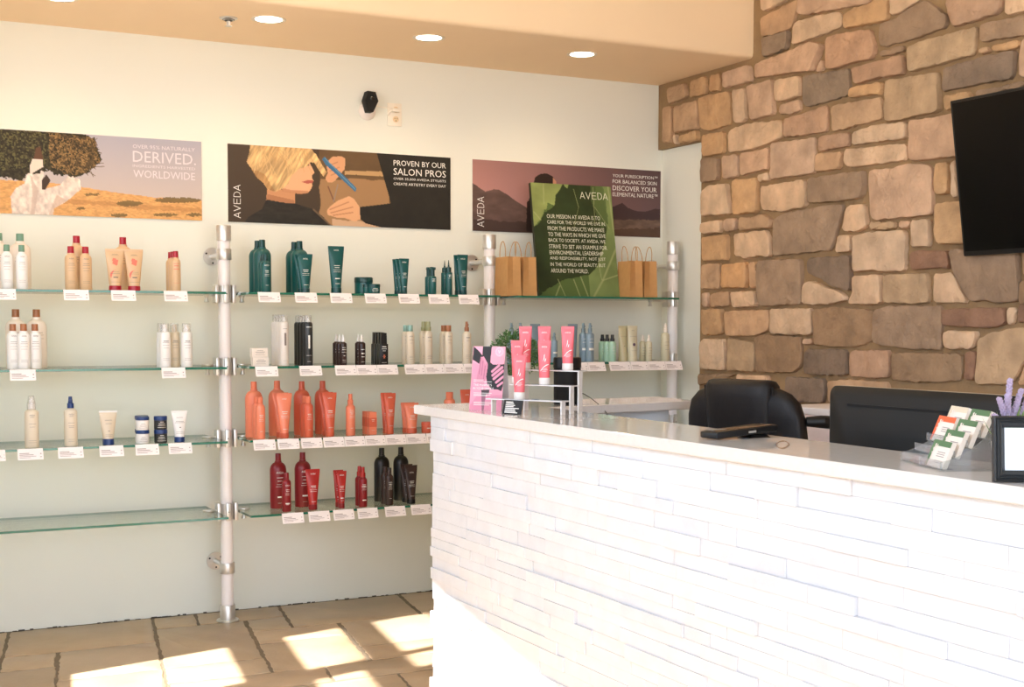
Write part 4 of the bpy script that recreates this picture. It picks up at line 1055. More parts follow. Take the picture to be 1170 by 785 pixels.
def make_tube(h, wt, wb, body, cap, ink=None, rows=(), logo=None, capf=.12, band=None, art=None, clear_top=False):
    root = bpy.data.objects.new('x', None); COL.objects.link(root); root.empty_display_size = .03
    N = 28; z0 = h*capf
    def wid(t): return wb*.92+(wt-wb*.92)*t
    def thk(t): return wb*.92*(1-t)**.8+.004*t if t < 1 else .003
    def sec(t, z):
        a_, b_ = wid(t)/2, max(.0015, thk(t)/2); out = []
        for k in range(N):
            a = 2*PI*k/N; out.append((a_*math.cos(a), b_*math.sin(a), z))
        return out
    zt = h*.94
    m = MB(); ts = [0, .15, .3, .45, .6, .75, .88, .95, 1]
    secs = [sec(t, z0+(zt-z0)*t) for t in ts]+[sec(1, zt+(h-zt)*.5), sec(1, h)]
    m.loft(secs, 0); m.build('tube_body', [CM(body)], root, sharp=50)
    m = MB(); m.box((-wt/2, -.0018, zt+.001), (wt/2, .0018, h), bev=.0008, seg=1); m.build('crimped_end', [CM(band or body, .45)], root)
    m = MB(); m.lathe([(0, 0), (.93*wb/2, 0), (wb/2, .002), (wb/2*.97, z0-.001), (wb/2*.9, z0), (0, z0)], 28); m.build('cap', [CM(cap)], root, sharp=40)
    def surf(x, z):
        t = max(0, min(1, (z-z0)/(zt-z0))); a_ = wid(t)/2; b_ = thk(t)/2
        q = max(-.97, min(.97, x/a_)); return (x, -b_*math.sqrt(1-q*q)-.0012, z)
    if ink:
        m = MB(); its = []
        if logo: its.append(('logo', 0, logo[0]*h, logo[1]*wt, logo[1]*wt*.26, logo[1]*wt*.035))
        its += [('bar', 0, z*h, ww*wt, t/1000) for z, ww, t in rows]
        letter_mb(m, surf, its); m.build('lettering', [CM(ink, .6)], root, smooth=False, fix=False)
    if art == 'blossom':
        m = MB()
        for cx, cz, rr in ((-.004, .73, .008), (.006, .70, .0075), (-.006, .66, .006), (.004, .64, .007)):
            v = [surf(cx+rr*math.cos(2*PI*k/9)*(1+.3*(k % 2)), cz*h+rr*math.sin(2*PI*k/9)*(1+.3*(k % 2))) for k in range(9)]; m.add(v, [tuple(range(9))])
        def pet(pts):
            for (x1, z1, w1), (x2, z2, w2) in zip(pts, pts[1:]):
                m.add([surf(x1-w1, z1*h), surf(x1+w1, z1*h), surf(x2+w2, z2*h), surf(x2-w2, z2*h)], [(0, 1, 2, 3)])
        pet([(-.020, .30, .001), (-.020, .36, .004), (-.017, .42, .005), (-.010, .47, .003), (.004, .50, .0006)])
        m.build('blossom_print', [CM('rosetint', .6)], root, smooth=False, fix=False)
    if art == 'swash':
        m = MB(); sp = [(-.30, .30), (-.1, .38), (.12, .43), (.32, .45)]
        for (a, b), (c, d) in zip(sp, sp[1:]): m.add([surf(a*wt, b*h), surf(c*wt, d*h), surf(c*wt, (d+.015)*h), surf(a*wt, (b+.02)*h)], [(0, 1, 2, 3)])
        for q in ([(-.12, .52), (.0, .60), (.02, .70), (-.04, .66), (-.02, .58)], [(.0, .52), (.06, .58), (.12, .6), (.08, .53)]):
            m.add([surf(a*wt, b*h) for a, b in q], [tuple(range(len(q)))])
        m.build('swash_print', [CM('whiteink', .6)], root, smooth=False, fix=False)
    return root
def make_jar(h, w, body, lid, ink=None, rows=(), lidf=.3, logo=None):
    root = bpy.data.objects.new('x', None); COL.objects.link(root); r = w/2
    m = MB(); m.lathe([(0, 0), (.9*r, 0), (.97*r, .003), (.97*r, h*(1-lidf)-.001), (.8*r, h*(1-lidf)), (0, h*(1-lidf))], 30); m.build('jar_body', [CM(body)], root, sharp=40)
    m = MB(); m.lathe([(.99*r, h*(1-lidf)), (r, h*(1-lidf)+.002), (r, h-.004), (.95*r, h), (0, h)], 30); m.build('lid', [CM(lid)], root, sharp=40)
    if ink:
        def surf(x, z): a = x/(r*.97); return ((r*.97+.0007)*math.sin(a), -(r*.97+.0007)*math.cos(a), z)
        m = MB(); its = [('bar', 0, z*h, ww*w, t/1000) for z, ww, t in rows]
        if logo: its.append(('logo', 0, logo[0]*h, logo[1]*w, logo[1]*w*.26, logo[1]*w*.035))
        letter_mb(m, surf, its); m.build('lettering', [CM(ink, .6)], root, smooth=False, fix=False)
    return root
def make_carton(h, w, d, body, ink, rows, band=None):
    root = bpy.data.objects.new('x', None); COL.objects.link(root)
    m = MB(); m.box((-w/2, -d/2, 0), (w/2, d/2, h), bev=.0008, seg=1); m.build('carton_body', [CM(body, .55)], root)
    surf = lambda x, z: (x, -d/2-.0006, z)
    if band:
        m = MB(); m.box((-w/2-.0004, -d/2-.0004, h*.35), (w/2+.0004, d/2+.0004, h*.75)); m.build('colour_band', [CM(band, .55)], root, smooth=False)
    m = MB(); surf2 = lambda x, z: (x, -d/2-.0012, z); letter_mb(m, surf2, [('bar', 0, z*h, ww*w, t/1000) for z, ww, t in rows]); m.build('lettering', [CM(ink, .6)], root, smooth=False, fix=False)
    return root
def make_flat(h, w, d, body, ink):
    """rectangular black flask with a slanted square spray cap"""
    root = bpy.data.objects.new('x', None); COL.objects.link(root)
    m = MB(); m.box((-w/2, -d/2, 0), (w/2, d/2, h*.64), bev=.002); m.build('bottle_body', [CM(body)], root)
    m = MB(); cw = w*.37; m.loft([[(-cw, -d*.4, h*.64), (cw, -d*.4, h*.64), (cw, d*.4, h*.64), (-cw, d*.4, h*.64)], [(-cw*.9, -d*.4, h*1.0), (cw*.9, -d*.4, h*.975), (cw*.9, d*.4, h*.975), (-cw*.9, d*.4, h*1.0)]]); m.build('cap', [CM(body, .3)], root)
    surf = lambda x, z: (x, -d/2-.0006, z); m = MB()
    letter_mb(m, surf, [('bar', 0, h*z, w*ww, t) for z, ww, t in ((.54, .5, .004), (.48, .6, .0025), (.42, .4, .002), (.06, .6, .0015))]); m.build('lettering', [CM('lightink', .6)], root, smooth=False, fix=False)
    m = MB()
    for k in range(6):
        a = k*PI/3; m.add([surf(.006*math.cos(a+q)*f, h*.25+.010*math.sin(a+q)*f) for q, f in ((-.35, .8), (0, 1.2), (.35, .8), (0, .1))], [(0, 1, 2, 3)])
    m.build('flower_emblem', [CM('coralcap', .6)], root, smooth=False, fix=False)
    return root

ORD = {1: [''], 2: ['front', 'rear'], 3: ['front', 'middle', 'rear'], 4: ['front', 'second', 'third', 'rear']}
NUM = {2: 'two', 3: 'three', 4: 'four'}
def px_m(shelf, px, d): p = at(1, YSF+d, px, 440); return depth(p)/FPX
_cache = {}
def put(name, cat, shelf, px, top, d, key, maker, phrase, group, n=1, step=.052, ztop=None, wob=3, z0=0, lift=0):
    """n copies of one kind in a row running back from the front one; phrase has {} for the position word"""
    z = ZSH[shelf]+TG/2+.0008+lift; y = YSF+d
    X = float(at(1, y, px, (top+20))[0]); mm = px_m(shelf, px, d)
    if key not in _cache:
        h = float(at(1, y, px, top)[2])-z
        r = maker(h, mm); _cache[key] = r; fresh = True
    else: r = _cache[key]; fresh = False
    for k in range(n):
        l = phrase.format(ORD[n][k]) if '{}' in phrase else phrase
        loc = (X+R.uniform(-.0012, .0012)*(k > 0), y+k*step, z); rz = math.radians(R.uniform(-wob, wob))
        if fresh and k == 0: o = r; o.location = loc; o.rotation_euler = (0, 0, rz)
        else: o = dup(r, loc, rz)
        o.name = name; tag(o, l, cat, group)
BR = [(.60, .5, 1.6), (.56, .6, 1.2), (.50, .62, 1), (.44, .5, 1), (.2, .6, .9), (.16, .6, .9)]   # generic small print
PR = [(.56, .42, 2.4), (.52, .36, 2), (.47, .5, 1.3), (.43, .5, 1.1), (.18, .3, 1.6)]
TR = [(.58, .36, 2.6), (.54, .3, 2.2), (.49, .48, 1.4), (.45, .46, 1.2), (.2, .3, 1.6)]

g = 'bottles and tubes on the left top shelf'
A = lambda h, mm: make_bottle('jug', h, 23*mm, 'cream', 'sage', 'ink', BR[:3])
put('shampoo_bottle', 'bottle', 1, 23, 267, .2, 'whitejug', A, 'large cream bottle with sage cap behind the small sage-capped pair', g)
put('shampoo_bottle', 'bottle', 1, -1.5, 266.5, .2, 'whitejug', A, 'large cream bottle with sage cap cut by the left photo edge', g)
B = lambda h, mm: make_bottle('capped', h, 12.6*mm, 'white', 'sage', 'ink', BR, (.72, .4))
put('shampoo_bottle', 'bottle', 1, 24.8, 280, .06, 'whitesage', B, 'small white bottle with sage cap, right one of the front pair', g)
put('shampoo_bottle', 'bottle', 1, 7.7, 280, .06, 'whitesage', B, 'small white bottle with sage cap, left one of the front pair', g)
S1 = lambda h, mm: make_bottle('capped', h, 13.6*mm, 'sand', 'cherry', 'ink', BR, (.70, .4))
S2 = lambda h, mm: make_bottle('jug', h, 21*mm, 'sand', 'cherry', 'ink', BR[:3])
put('shampoo_bottle', 'bottle', 1, 87.5, 269.5, .17, 'sandjug', S2, 'large sand bottle with red cap behind two smaller red-capped bottles', g)
put('shampoo_bottle', 'bottle', 1, 81, 281.5, .06, 'sandred', S1, 'small sand bottle with red cap, left of the front pair', g)
put('shampoo_bottle', 'bottle', 1, 97.8, 282, .06, 'sandred', S1, 'small sand bottle with red cap, right of the front pair', g)
put('shampoo_bottle', 'bottle', 1, 140.5, 271, .17, 'sandjug', S2, 'large sand bottle with red cap behind two blossom tubes', g)
S3 = lambda h, mm: make_tube(h, 21*mm, 14*mm, 'sand', 'cherry', 'ink', [(.86, .3, 1.4), (.84, .4, .8), (.44, .4, 1), (.40, .5, 1), (.30, .25, 5), (.2, .5, 1)], capf=.115, art='blossom')
put('hair_tube', 'tube', 1, 131.2, 284.3, .06, 'sandtube', S3, 'sand tube with blossom print and red cap, left of the two', g, wob=1)
put('hair_tube', 'tube', 1, 152.9, 284.5, .06, 'sandtube', S3, 'sand tube with blossom print and red cap, right of the two', g, wob=1)
S4 = lambda h, mm: make_bottle('capped', h, 11*mm, 'sand', 'cherry', 'rosetint', [(.68, .6, 2.5), (.62, .5, 4), (.54, .6, 4), (.2, .6, 1)], None)
put('hair_bottle', 'bottle', 1, 200.8, 287, .05, 'sandsmall', S4, '{} of three small sand bottles with red caps near the pole', g, 3, .05)

g = 'bottles on the left second shelf'
A2 = lambda h, mm: make_bottle('jug', h, 22.5*mm, 'cream', 'copper', 'ink', BR[:3])
put('shampoo_bottle', 'bottle', 2, 18, 353.4, .2, 'creamcopper', A2, 'large cream bottle with copper cap, left one at the back', g)
put('shampoo_bottle', 'bottle', 2, 41.8, 353.8, .2, 'creamcopper', A2, 'large cream bottle with copper cap, right one at the back', g)
B2 = lambda h, mm: make_bottle('capped', h, 13.8*mm, 'white', 'bronze', 'ink', BR, (.72, .4))
put('shampoo_bottle', 'bottle', 2, 27, 370.2, .05, 'whitebronze', B2, 'small white copper-capped bottle, middle one of three', g)
put('shampoo_bottle', 'bottle', 2, 14.8, 370.2, .075, 'whitebronze', B2, 'small white copper-capped bottle, leftmost of three', g)
put('shampoo_bottle', 'bottle', 2, 40, 370.2, .075, 'whitebronze', B2, 'small white copper-capped bottle, rightmost of three', g)
F1 = lambda h, mm: make_bottle('foam', h, 12.7*mm, 'white', 'white', 'ink', BR, (.58, .4), extra='overcap', oval=1)
put('foam_bottle', 'bottle', 2, 188.5, 369.5, .05, 'foamw', F1, '{} of two white foam bottles with clear overcaps above a tag', g, 2, .058)
F2 = lambda h, mm: make_bottle('foam', h, 12.2*mm, 'beige2', 'beige2', 'ink', BR, (.58, .4), extra='overcap', oval=1)
put('foam_bottle', 'bottle', 2, 199.3, 369.5, .12, 'foamb', F2, 'beige foam bottle standing behind the white foam bottles', g)
put('foam_bottle', 'bottle', 2, 213.2, 369.3, .06, 'foamw', F1, 'white foam bottle with clear overcap, nearest the pole', g)

g = 'products on the left third shelf'
D1 = lambda h, mm: make_bottle('mist', h/1.03, 15.6*mm, 'beige', 'white', 'ink', [(.6, .3, 1.6), (.47, .5, 1.2), (.41, .4, 1.2), (.14, .6, 1), (.1, .6, 1)], (.63, .36), extra='mistcap')
put('spray_bottle', 'bottle', 3, 36, 452, .06, 'beigespray', D1, 'beige spray bottle with white pump under a clear cap', g)
D2 = lambda h, mm: make_bottle('mist', h, 14.8*mm, 'beige', 'navy', 'ink', [(.6, .3, 1.6), (.47, .5, 1.4), (.41, .45, 1.4), (.38, .4, 1.4), (.14, .5, 1), (.1, .5, 1)], (.63, .36))
put('spray_bottle', 'bottle', 3, 80.6, 453, .06, 'navyspray', D2, 'beige spray bottle with navy blue pump', g)
D3 = lambda h, mm: make_tube(h, 20*mm, 13*mm, 'beige2', 'navy', 'ink', [(.72, .4, 1.6), (.62, .35, 1.4), (.4, .1, 3), (.3, .4, 1), (.26, .4, 1)], capf=.18, band='white')
put('hair_tube', 'tube', 3, 123.6, 469.3, .05, 'beigenavy', D3, 'beige squeeze tube with navy cap and pale crimped end', g, wob=2)
D4 = lambda h, mm: make_tube(h, 18.2*mm, 11.8*mm, 'white', 'navy', 'ink', [(.78, .4, 1.4), (.66, .5, 1.4), (.62, .6, 1.4), (.46, .1, 4), (.33, .5, 1), (.28, .5, 1)], capf=.175, band='white')
put('hair_tube', 'tube', 3, 205, 469.3, .05, 'whitenavy', D4, 'white squeeze tube with navy cap right of the black jars', g, wob=2)
def jarh(y1, y0): return lambda mm: (y0-y1)*mm
J1 = lambda h, mm: make_jar(15.3*mm, 15.4*mm, 'white', 'navy', 'ink', [(.46, .3, 1.4), (.36, .45, 1), (.28, .45, 1), (.16, .6, 1)], .26)
J2 = lambda h, mm: make_jar(15.3*mm, 15*mm, 'charcoal', 'navy', 'lightink', [(.56, .28, 2), (.42, .5, 2), (.3, .6, 1.6), (.16, .7, 1.6)], .3)
mm = px_m(3, 163, .06); jh = 15.3*mm+.0006
for dd, nm in ((0, 'front'), (.07, 'rear')):
    for k, pos in ((0, 'bottom'), (1, 'top')):
        put('hair_jar', 'jar', 3, 163-dd*12, 490, .055+dd, 'whitejar', J1, '%s white jar with navy lid in the %s stack' % (pos, nm), 'stacked jars', lift=k*jh)
for k, pos in ((0, 'bottom'), (1, 'top')):
    put('hair_jar', 'jar', 3, 183.8, 490, .05, 'blackjar', J2, '%s black jar with navy lid of the stack of two' % pos, 'stacked jars', lift=k*jh)

g = 'green products on the middle top shelf'
T1 = lambda h, mm: make_bottle('litre', h, 20*mm, 'teal', 'tealdark', 'lightink', [], None)
put('shampoo_bottle', 'bottle', 1, 299.6, 274, .155, 'teallitre', T1, '{} of two large green bottles nearest the left pole', g, 2, .08)
T2 = lambda h, mm: make_bottle('slim', h, 11*mm, 'teal', 'tealdark', 'lightink', PR, (.69, .5))
put('shampoo_bottle', 'bottle', 1, 303.6, 290.5, .04, 'tealsmall', T2, '{} of two small green bottles before the large ones', g, 2, .045)
put('shampoo_bottle', 'bottle', 1, 342.3, 275.7, .165, 'teallitre', T1, '{} of two large green bottles behind two green tubes', g, 2, .08)
T3 = lambda h, mm: make_tube(h, 17.6*mm, 10.6*mm, 'teal', 'tealdark', 'lightink', TR, (.86, .3))
put('hair_tube', 'tube', 1, 348.6, 290.2, .04, 'tealtube', T3, '{} of two green tubes before two large green bottles', g, 2, .05, wob=1)
T4 = lambda h, mm: make_tube(h, 19.2*mm, 12*mm, 'teal', 'tealdark', 'lightink', TR+[(.3, .3, 5)], (.9, .3))
put('hair_tube', 'tube', 1, 384, 281.3, .05, 'tealtall', T4, 'tall green tube standing alone left of the green jars', g, wob=1)
T5 = lambda h, mm: make_jar(h, 21*mm, 'teal', 'tealdark', 'lightink', [(.4, .4, 2), (.3, .3, 1.4)], .32)
put('hair_jar', 'jar', 1, 415.5, 317, .12, 'tealjar', T5, 'wide green jar with dark lid behind two small green jars', g)
T6 = lambda h, mm: make_jar(h, 15.6*mm, 'teal', 'tealdark', 'lightink', [(.5, .4, 2), (.36, .5, 2), (.2, .4, 1.4)], .3)
put('hair_jar', 'jar', 1, 426.6, 324.6, .045, 'tealjarlow', T6, 'small green jar, right of the low pair', g)
put('hair_jar', 'jar', 1, 418.5, 325, .05, 'tealjarlow2', lambda h, mm: make_jar(h, 7.4*mm, 'teal', 'tealdark', None), 'smallest green jar, left of the low pair', g)
T7 = lambda h, mm: make_tube(h, 12.4*mm, 7.4*mm, 'teal', 'tealdark', 'lightink', TR, (.88, .4))
put('hair_tube', 'tube', 1, 461.6, 295.4, .04, 'tealthin', T7, '{} of three slim green tubes right of the green jars', g, 3, .042, wob=1)
T8 = lambda h, mm: make_bottle('pump', h, 9*mm, 'teal', 'tealdark', 'lightink', PR[:3], (.5, .4), oval=1)
put('serum_bottle', 'bottle', 1, 494, 305.3, .04, 'tealpump', T8, '{} of two short green serum bottles with slanted pumps', g, 2, .045)
T9 = lambda h, mm: make_bottle('nozzle', h, 8.2*mm, 'teal', 'tealdark', 'lightink', PR[:3], (.52, .4), oval=1)
put('nozzle_bottle', 'bottle', 1, 512.6, 297, .04, 'tealnozzle', T9, '{} of two green bottles with pointed nozzles', g, 2, .05)
T10 = lambda h, mm: make_tube(h, 13.2*mm, 9.6*mm, 'teal', 'tealdark', 'lightink', TR, (.88, .4))
put('hair_tube', 'tube', 1, 528.6, 291, .04, 'tealend', T10, '{} of two green tubes nearest the middle pole', g, 2, .045, wob=1)

g = 'products on the middle second shelf'
CT = lambda h, mm: make_carton(h, 18.6*mm, 9*mm, 'pinkw', 'ink', [(.72, .4, 1.4), (.55, .6, 2), (.42, .5, 1), (.25, .6, 1)])
mm = px_m(2, 296, .05); ch = 8.9*mm
put('soap_box', 'box', 2, 297, 408.2, .05, 'carton', CT, 'bottom small cream box of two stacked by the pole', g, wob=1)
put('soap_box', 'box', 2, 296, 399.2, .05, 'carton', CT, 'top small cream box of two stacked by the pole', g, wob=2, lift=.0435)
AE1 = lambda h, mm: make_bottle('aero', h, 10.4*mm, 'silver', 'white', 'ink', [(.72, .5, 2), (.4, .22, 60), (.1, .5, 1)], None, extra='overcap', oval=1)
put('hairspray_can', 'can', 2, 324.6, 359.5, .04, 'aerow', AE1, '{} of four silver-white hairspray cans with clear caps', g, 4, .044)
AE2 = lambda h, mm: make_bottle('aero', h, 11.2*mm, 'charcoal', 'white', 'lightink', [(.76, .6, 3), (.34, .18, 64), (.2, .6, 1.4), (.08, .4, 1.2)], None, extra='overcap', oval=1)
put('hairspray_can', 'can', 2, 351.6, 360.2, .04, 'aerob', AE2, '{} of four black hairspray cans with clear caps', g, 4, .046)
BS = lambda h, mm: make_bottle('mist', h, 8.4*mm, 'brownblack', 'white', 'lightink', [(.5, .6, 2.6), (.42, .7, 1.4), (.3, .2, 3), (.16, .5, 1.6), (.1, .5, 1)], (.56, .5), oval=1)
put('spray_bottle', 'bottle', 2, 392, 382.4, .035, 'brownspray', BS, '{} of three small dark brown bottles with white spray tops', g, 3, .05)
BS2 = lambda h, mm: make_bottle('mist', h, 8.2*mm, 'brownblack', 'white', 'lightink', [(.5, .6, 2.6), (.36, .5, 6), (.26, .5, 3), (.1, .6, 1)], None, oval=1)
put('spray_bottle', 'bottle', 2, 413.4, 382.4, .035, 'brownspray2', BS2, '{} of two dark brown bottles with opaque white tops', g, 2, .045)
FL = lambda h, mm: make_flat(h, 9.6*mm, 6*mm, 'black', 'lightink')
put('flat_spray_bottle', 'bottle', 2, 438, 379.6, .035, 'flatblack', FL, '{} of four rectangular black spray bottles with flower emblem', g, 4, .034, wob=1)
GB = [(.62, .5, 1.4), (.54, .4, 1), (.2, .5, 1), (.17, .5, 1), (.13, .5, 1)]
E1 = lambda h, mm: make_bottle('bigcap', h, 9.9*mm, 'beige', 'seafoam', 'ink', GB, (.7, .44))
put('shampoo_bottle', 'bottle', 2, 468.6, 371.5, .04, 'beigesea', E1, '{} of two beige bottles with sea-green caps', g, 2, .058)
E2 = lambda h, mm: make_bottle('sprayhead', h, 9.9*mm, 'beige', 'khaki', 'ink', GB, (.62, .44))
put('spray_bottle', 'bottle', 2, 489.3, 367.4, .04, 'beigekhaki', E2, '{} of two beige bottles with olive spray heads', g, 2, .055)
E3 = lambda h, mm: make_bottle('bigcap', h, 9.9*mm, 'beige', 'bronze', 'ink', GB, (.7, .44))
put('shampoo_bottle', 'bottle', 2, 512.4, 371.7, .04, 'beigebronze', E3, '{} of two beige bottles with copper caps', g, 2, .06)
E4 = lambda h, mm: make_bottle('mist', h, 10.5*mm, 'beige', 'bronze', 'ink', GB, (.6, .4))
put('spray_bottle', 'bottle', 2, 533.2, 367.4, .04, 'beigemist', E4, 'slim beige spray bottle with copper pump beside the middle pole', g)

g = 'orange products on the middle third shelf'
O1 = lambda h, mm: make_bottle('litre', h, 20*mm, 'coral', 'coralcap', 'ink', [(.5, .3, 1.5)], None)
O2 = lambda h, mm: make_bottle('slim', h, 11*mm, 'coral', 'coralcap', 'lightink', PR, None)
O3 = lambda h, mm: make_tube(h, 18.4*mm, 10.4*mm, 'coral', 'coral2', 'lightink', TR, (.86, .28))
O1b = lambda h, mm: make_bottle('litre', h, 18.6*mm, 'coral2', 'coral2', 'ink', [(.5, .3, 1.5)], None)
O2b = lambda h, mm: make_bottle('slim', h, 11*mm, 'coral2', 'coralcap', 'lightink', PR, None)
O3b = lambda h, mm: make_tube(h, 17*mm, 10.2*mm, 'coral2', 'coral2', 'lightink', TR, (.86, .28))
put('shampoo_bottle', 'bottle', 3, 290, 436, .163, 'corallitre', O1, 'large light orange bottle nearest the left pole', g)
put('shampoo_bottle', 'bottle', 3, 297.4, 453.6, .045, 'coralsmall', O2, '{} of two small light orange bottles by the left pole', g, 2, .05)
put('shampoo_bottle', 'bottle', 3, 316.6, 436, .21, 'corallitre', O1, 'large light orange bottle behind the light orange tubes', g)
put('hair_tube', 'tube', 3, 324.6, 449.2, .05, 'coraltube', O3, '{} of two light orange tubes before a large bottle', g, 2, .055, wob=1)
put('shampoo_bottle', 'bottle', 3, 344.8, 435.6, .21, 'corallitre2', O1b, 'large deep orange bottle behind two small deep orange bottles', g)
put('shampoo_bottle', 'bottle', 3, 352.3, 452.7, .05, 'coralsmall2', O2b, '{} of two small deep orange bottles before a large one', g, 2, .052)
put('shampoo_bottle', 'bottle', 3, 368.6, 435.2, .21, 'corallitre2', O1b, 'large deep orange bottle behind the deep orange tubes', g)
put('hair_tube', 'tube', 3, 376.6, 448.6, .05, 'coraltube2', O3b, '{} of two deep orange tubes before a large bottle', g, 2, .055, wob=1)
O4 = lambda h, mm: make_bottle('spray', h, 10.6*mm, 'coral', 'coralcap', 'lightink', PR, (.6, .4), oval=1)
put('spray_bottle', 'bottle', 3, 400.4, 450, .05, 'coralspray', O4, 'slim orange spray bottle left of the orange cartons', g)
O5 = lambda h, mm: make_carton(h, 9*mm, 9*mm, 'coral', 'lightink', [(.66, .4, 2), (.6, .3, 2), (.2, .4, 1)], band='coral2')
put('serum_box', 'box', 3, 424.6, 470.6, .05, 'coralbox', O5, '{} of two small orange cartons', g, 2, .06, wob=2)
O6 = lambda h, mm: make_tube(h, 13.9*mm, 8.4*mm, 'coral2', 'coral2', 'lightink', TR, (.88, .36))
put('hair_tube', 'tube', 3, 445.6, 449.2, .05, 'coralslim', O6, '{} of two slim orange tubes right of the cartons', g, 2, .05, wob=1)
O7 = lambda h, mm: make_tube(h, 17.2*mm, 12.4*mm, 'coral', 'coral2', 'lightink', TR, (.84, .3), capf=.17)
put('hair_tube', 'tube', 3, 470.2, 460.4, .05, 'coralwide', O7, '{} of two short wide orange tubes beside the counter corner', g, 2, .05, wob=1)
O8 = lambda h, mm: make_jar(h, 12.6*mm, 'coral2', 'coral2', 'lightink', [(.4, .3, 4)], .32)
put('hair_jar', 'jar', 3, 487.6, 482, .055, 'coraljar', O8, 'small orange jar partly behind the counter corner', g)
O9 = lambda h, mm: make_bottle('bigcap', h, 13*mm, 'coral', 'coralcap', None, oval=1)
put('hair_bottle', 'bottle', 3, 513.6, 448, .06, 'coralpeek', O9, 'orange bottle whose cap shows above the counter worktop', g)
put('hair_tube', 'tube', 3, 533.2, 449, .06, 'coraltube2', O3b, 'orange tube peeking out beside the pink tent card', g, wob=1)

g = 'red and black products on the middle lowest shelf'
R1 = lambda h, mm: make_bottle('litre', h, 19*mm, 'red', 'red', 'lightink', [(.56, .4, 2.4), (.5, .3, 2.4), (.44, .4, 1.6), (.4, .5, 1.4), (.2, .34, 7), (.1, .3, 1.2)], (.64, .42))
put('shampoo_bottle', 'bottle', 4, 317.8, 518, .2, 'redlitre', R1, 'large dark red bottle, left of the two at the back', g)
put('shampoo_bottle', 'bottle', 4, 345.8, 517, .2, 'redlitre', R1, 'large dark red bottle, right of the two at the back', g)
R2 = lambda h, mm: make_bottle('slim', h, 10.6*mm, 'red', 'red', 'lightink', PR+[(.2, .5, 5)], (.66, .5))
put('shampoo_bottle', 'bottle', 4, 327.3, 540, .06, 'redsmall', R2, 'small red bottle before the left large red bottle', g)
R3 = lambda h, mm: make_tube(h, 17*mm, 10.4*mm, 'red2', 'red', 'lightink', TR, (.87, .34), capf=.13)
put('hair_tube', 'tube', 4, 357.3, 536, .07, 'redtube', R3, 'wide red tube before the right large red bottle', g, wob=1)
R4 = lambda h, mm: make_tube(h, 12*mm, 7.2*mm, 'red2', 'red', 'lightink', TR+[(.26, .36, 4)], (.87, .44), capf=.13)
put('hair_tube', 'tube', 4, 390.2, 538, .06, 'redslim', R4, '{} of two slim red tubes standing apart', g, 2, .05, wob=1)
R5 = lambda h, mm: make_bottle('spray', h, 10*mm, 'red', 'red2', 'lightink', PR+[(.16, .5, 5)], (.5, .6), oval=1)
put('spray_bottle', 'bottle', 4, 414.6, 533.6, .06, 'redspray', R5, '{} of two red spray bottles left of the black bottles', g, 2, .05)
K1 = lambda h, mm: make_bottle('litre', h, 18*mm, 'black', 'black', 'lightink', [(.46, .3, 1.6)], None)
put('shampoo_bottle', 'bottle', 4, 436.2, 511.8, .22, 'blacklitre', K1, 'large black bottle, left of the two at the back', g)
put('shampoo_bottle', 'bottle', 4, 458, 511, .22, 'blacklitre', K1, 'large black bottle, right of the two at the back', g)
K2 = lambda h, mm: make_bottle('slim', h, 9.8*mm, 'dkbrown', 'dkbrown', 'lightink', PR, (.6, .46))
put('shampoo_bottle', 'bottle', 4, 444.6, 534.6, .06, 'blacksmall', K2, '{} of two small dark brown bottles before a large black one', g, 2, .055)
K3 = lambda h, mm: make_tube(h, 15.4*mm, 10*mm, 'dkbrown', 'black', 'lightink', TR, (.8, .32))
put('hair_tube', 'tube', 4, 469.6, 531.6, .06, 'blacktube', K3, '{} of two dark brown tubes at the right end', g, 2, .06, wob=1)

g = 'products on the right second shelf'
V1 = lambda h, mm: make_bottle('mist', h, 9.8*mm, 'slate2', 'slate', 'lightink', [(.5, .6, 2), (.3, .7, 12)], (.58, .4))
put('spray_bottle', 'bottle', 2, 674, 369.2, .05, 'slatespray', V1, 'slate blue spray bottle, right of the pair beside the black speaker', g)
put('spray_bottle', 'bottle', 2, 666.4, 369.2, .085, 'slatespray', V1, 'slate blue spray bottle, left of the pair beside the black speaker', g)
V2 = lambda h, mm: make_tube(h, 12.6*mm, 9*mm, 'slate', 'slate', None)
put('hair_tube', 'tube', 2, 654.2, 370.2, .06, 'slatetube', V2, 'slate blue tube behind the rightmost pink tube', g, wob=1)
put('hair_tube', 'tube', 2, 611.4, 371.5, .06, 'slatetube', V2, 'slate blue tube showing between the two upper pink tubes', g, wob=1)
V3 = lambda h, mm: make_bottle('mist', h, 8*mm, 'slate2', 'slate', 'lightink', [(.3, .7, 8)], None)
put('spray_bottle', 'bottle', 2, 633.2, 380, .05, 'slatesmall', V3, 'small slate blue spray bottle right of the pink tubes', g)
put('spray_bottle', 'bottle', 2, 584.2, 373, .06, 'slatespray', V1, 'slate blue spray bottle, left of the pair behind the topiary', g)
put('spray_bottle', 'bottle', 2, 594.4, 373.2, .06, 'slatespray', V1, 'slate blue spray bottle, right of the pair behind the topiary', g)
V4 = lambda h, mm: make_bottle('spray', h, 8.6*mm, 'mint', 'black', 'lightink', [(.5, .5, 2), (.4, .5, 1.4), (.3, .5, 1.2)], (.56, .4), oval=1)
put('spray_bottle', 'bottle', 2, 699.6, 382.4, .045, 'mintspray', V4, 'mint bottle with black spray top, rightmost of three', g)
put('spray_bottle', 'bottle', 2, 693.6, 382.3, .08, 'mintspray', V4, 'mint bottle with black spray top, middle of three', g)
put('spray_bottle', 'bottle', 2, 688.2, 382.3, .115, 'mintspray', V4, 'mint bottle with black spray top, leftmost of three', g)
V5 = lambda h, mm: make_tube(h, 13*mm, 11.4*mm, 'olive2', 'olive2', 'ink', [(.86, .3, 1.4), (.7, .7, 1), (.3, .5, 1)], None)
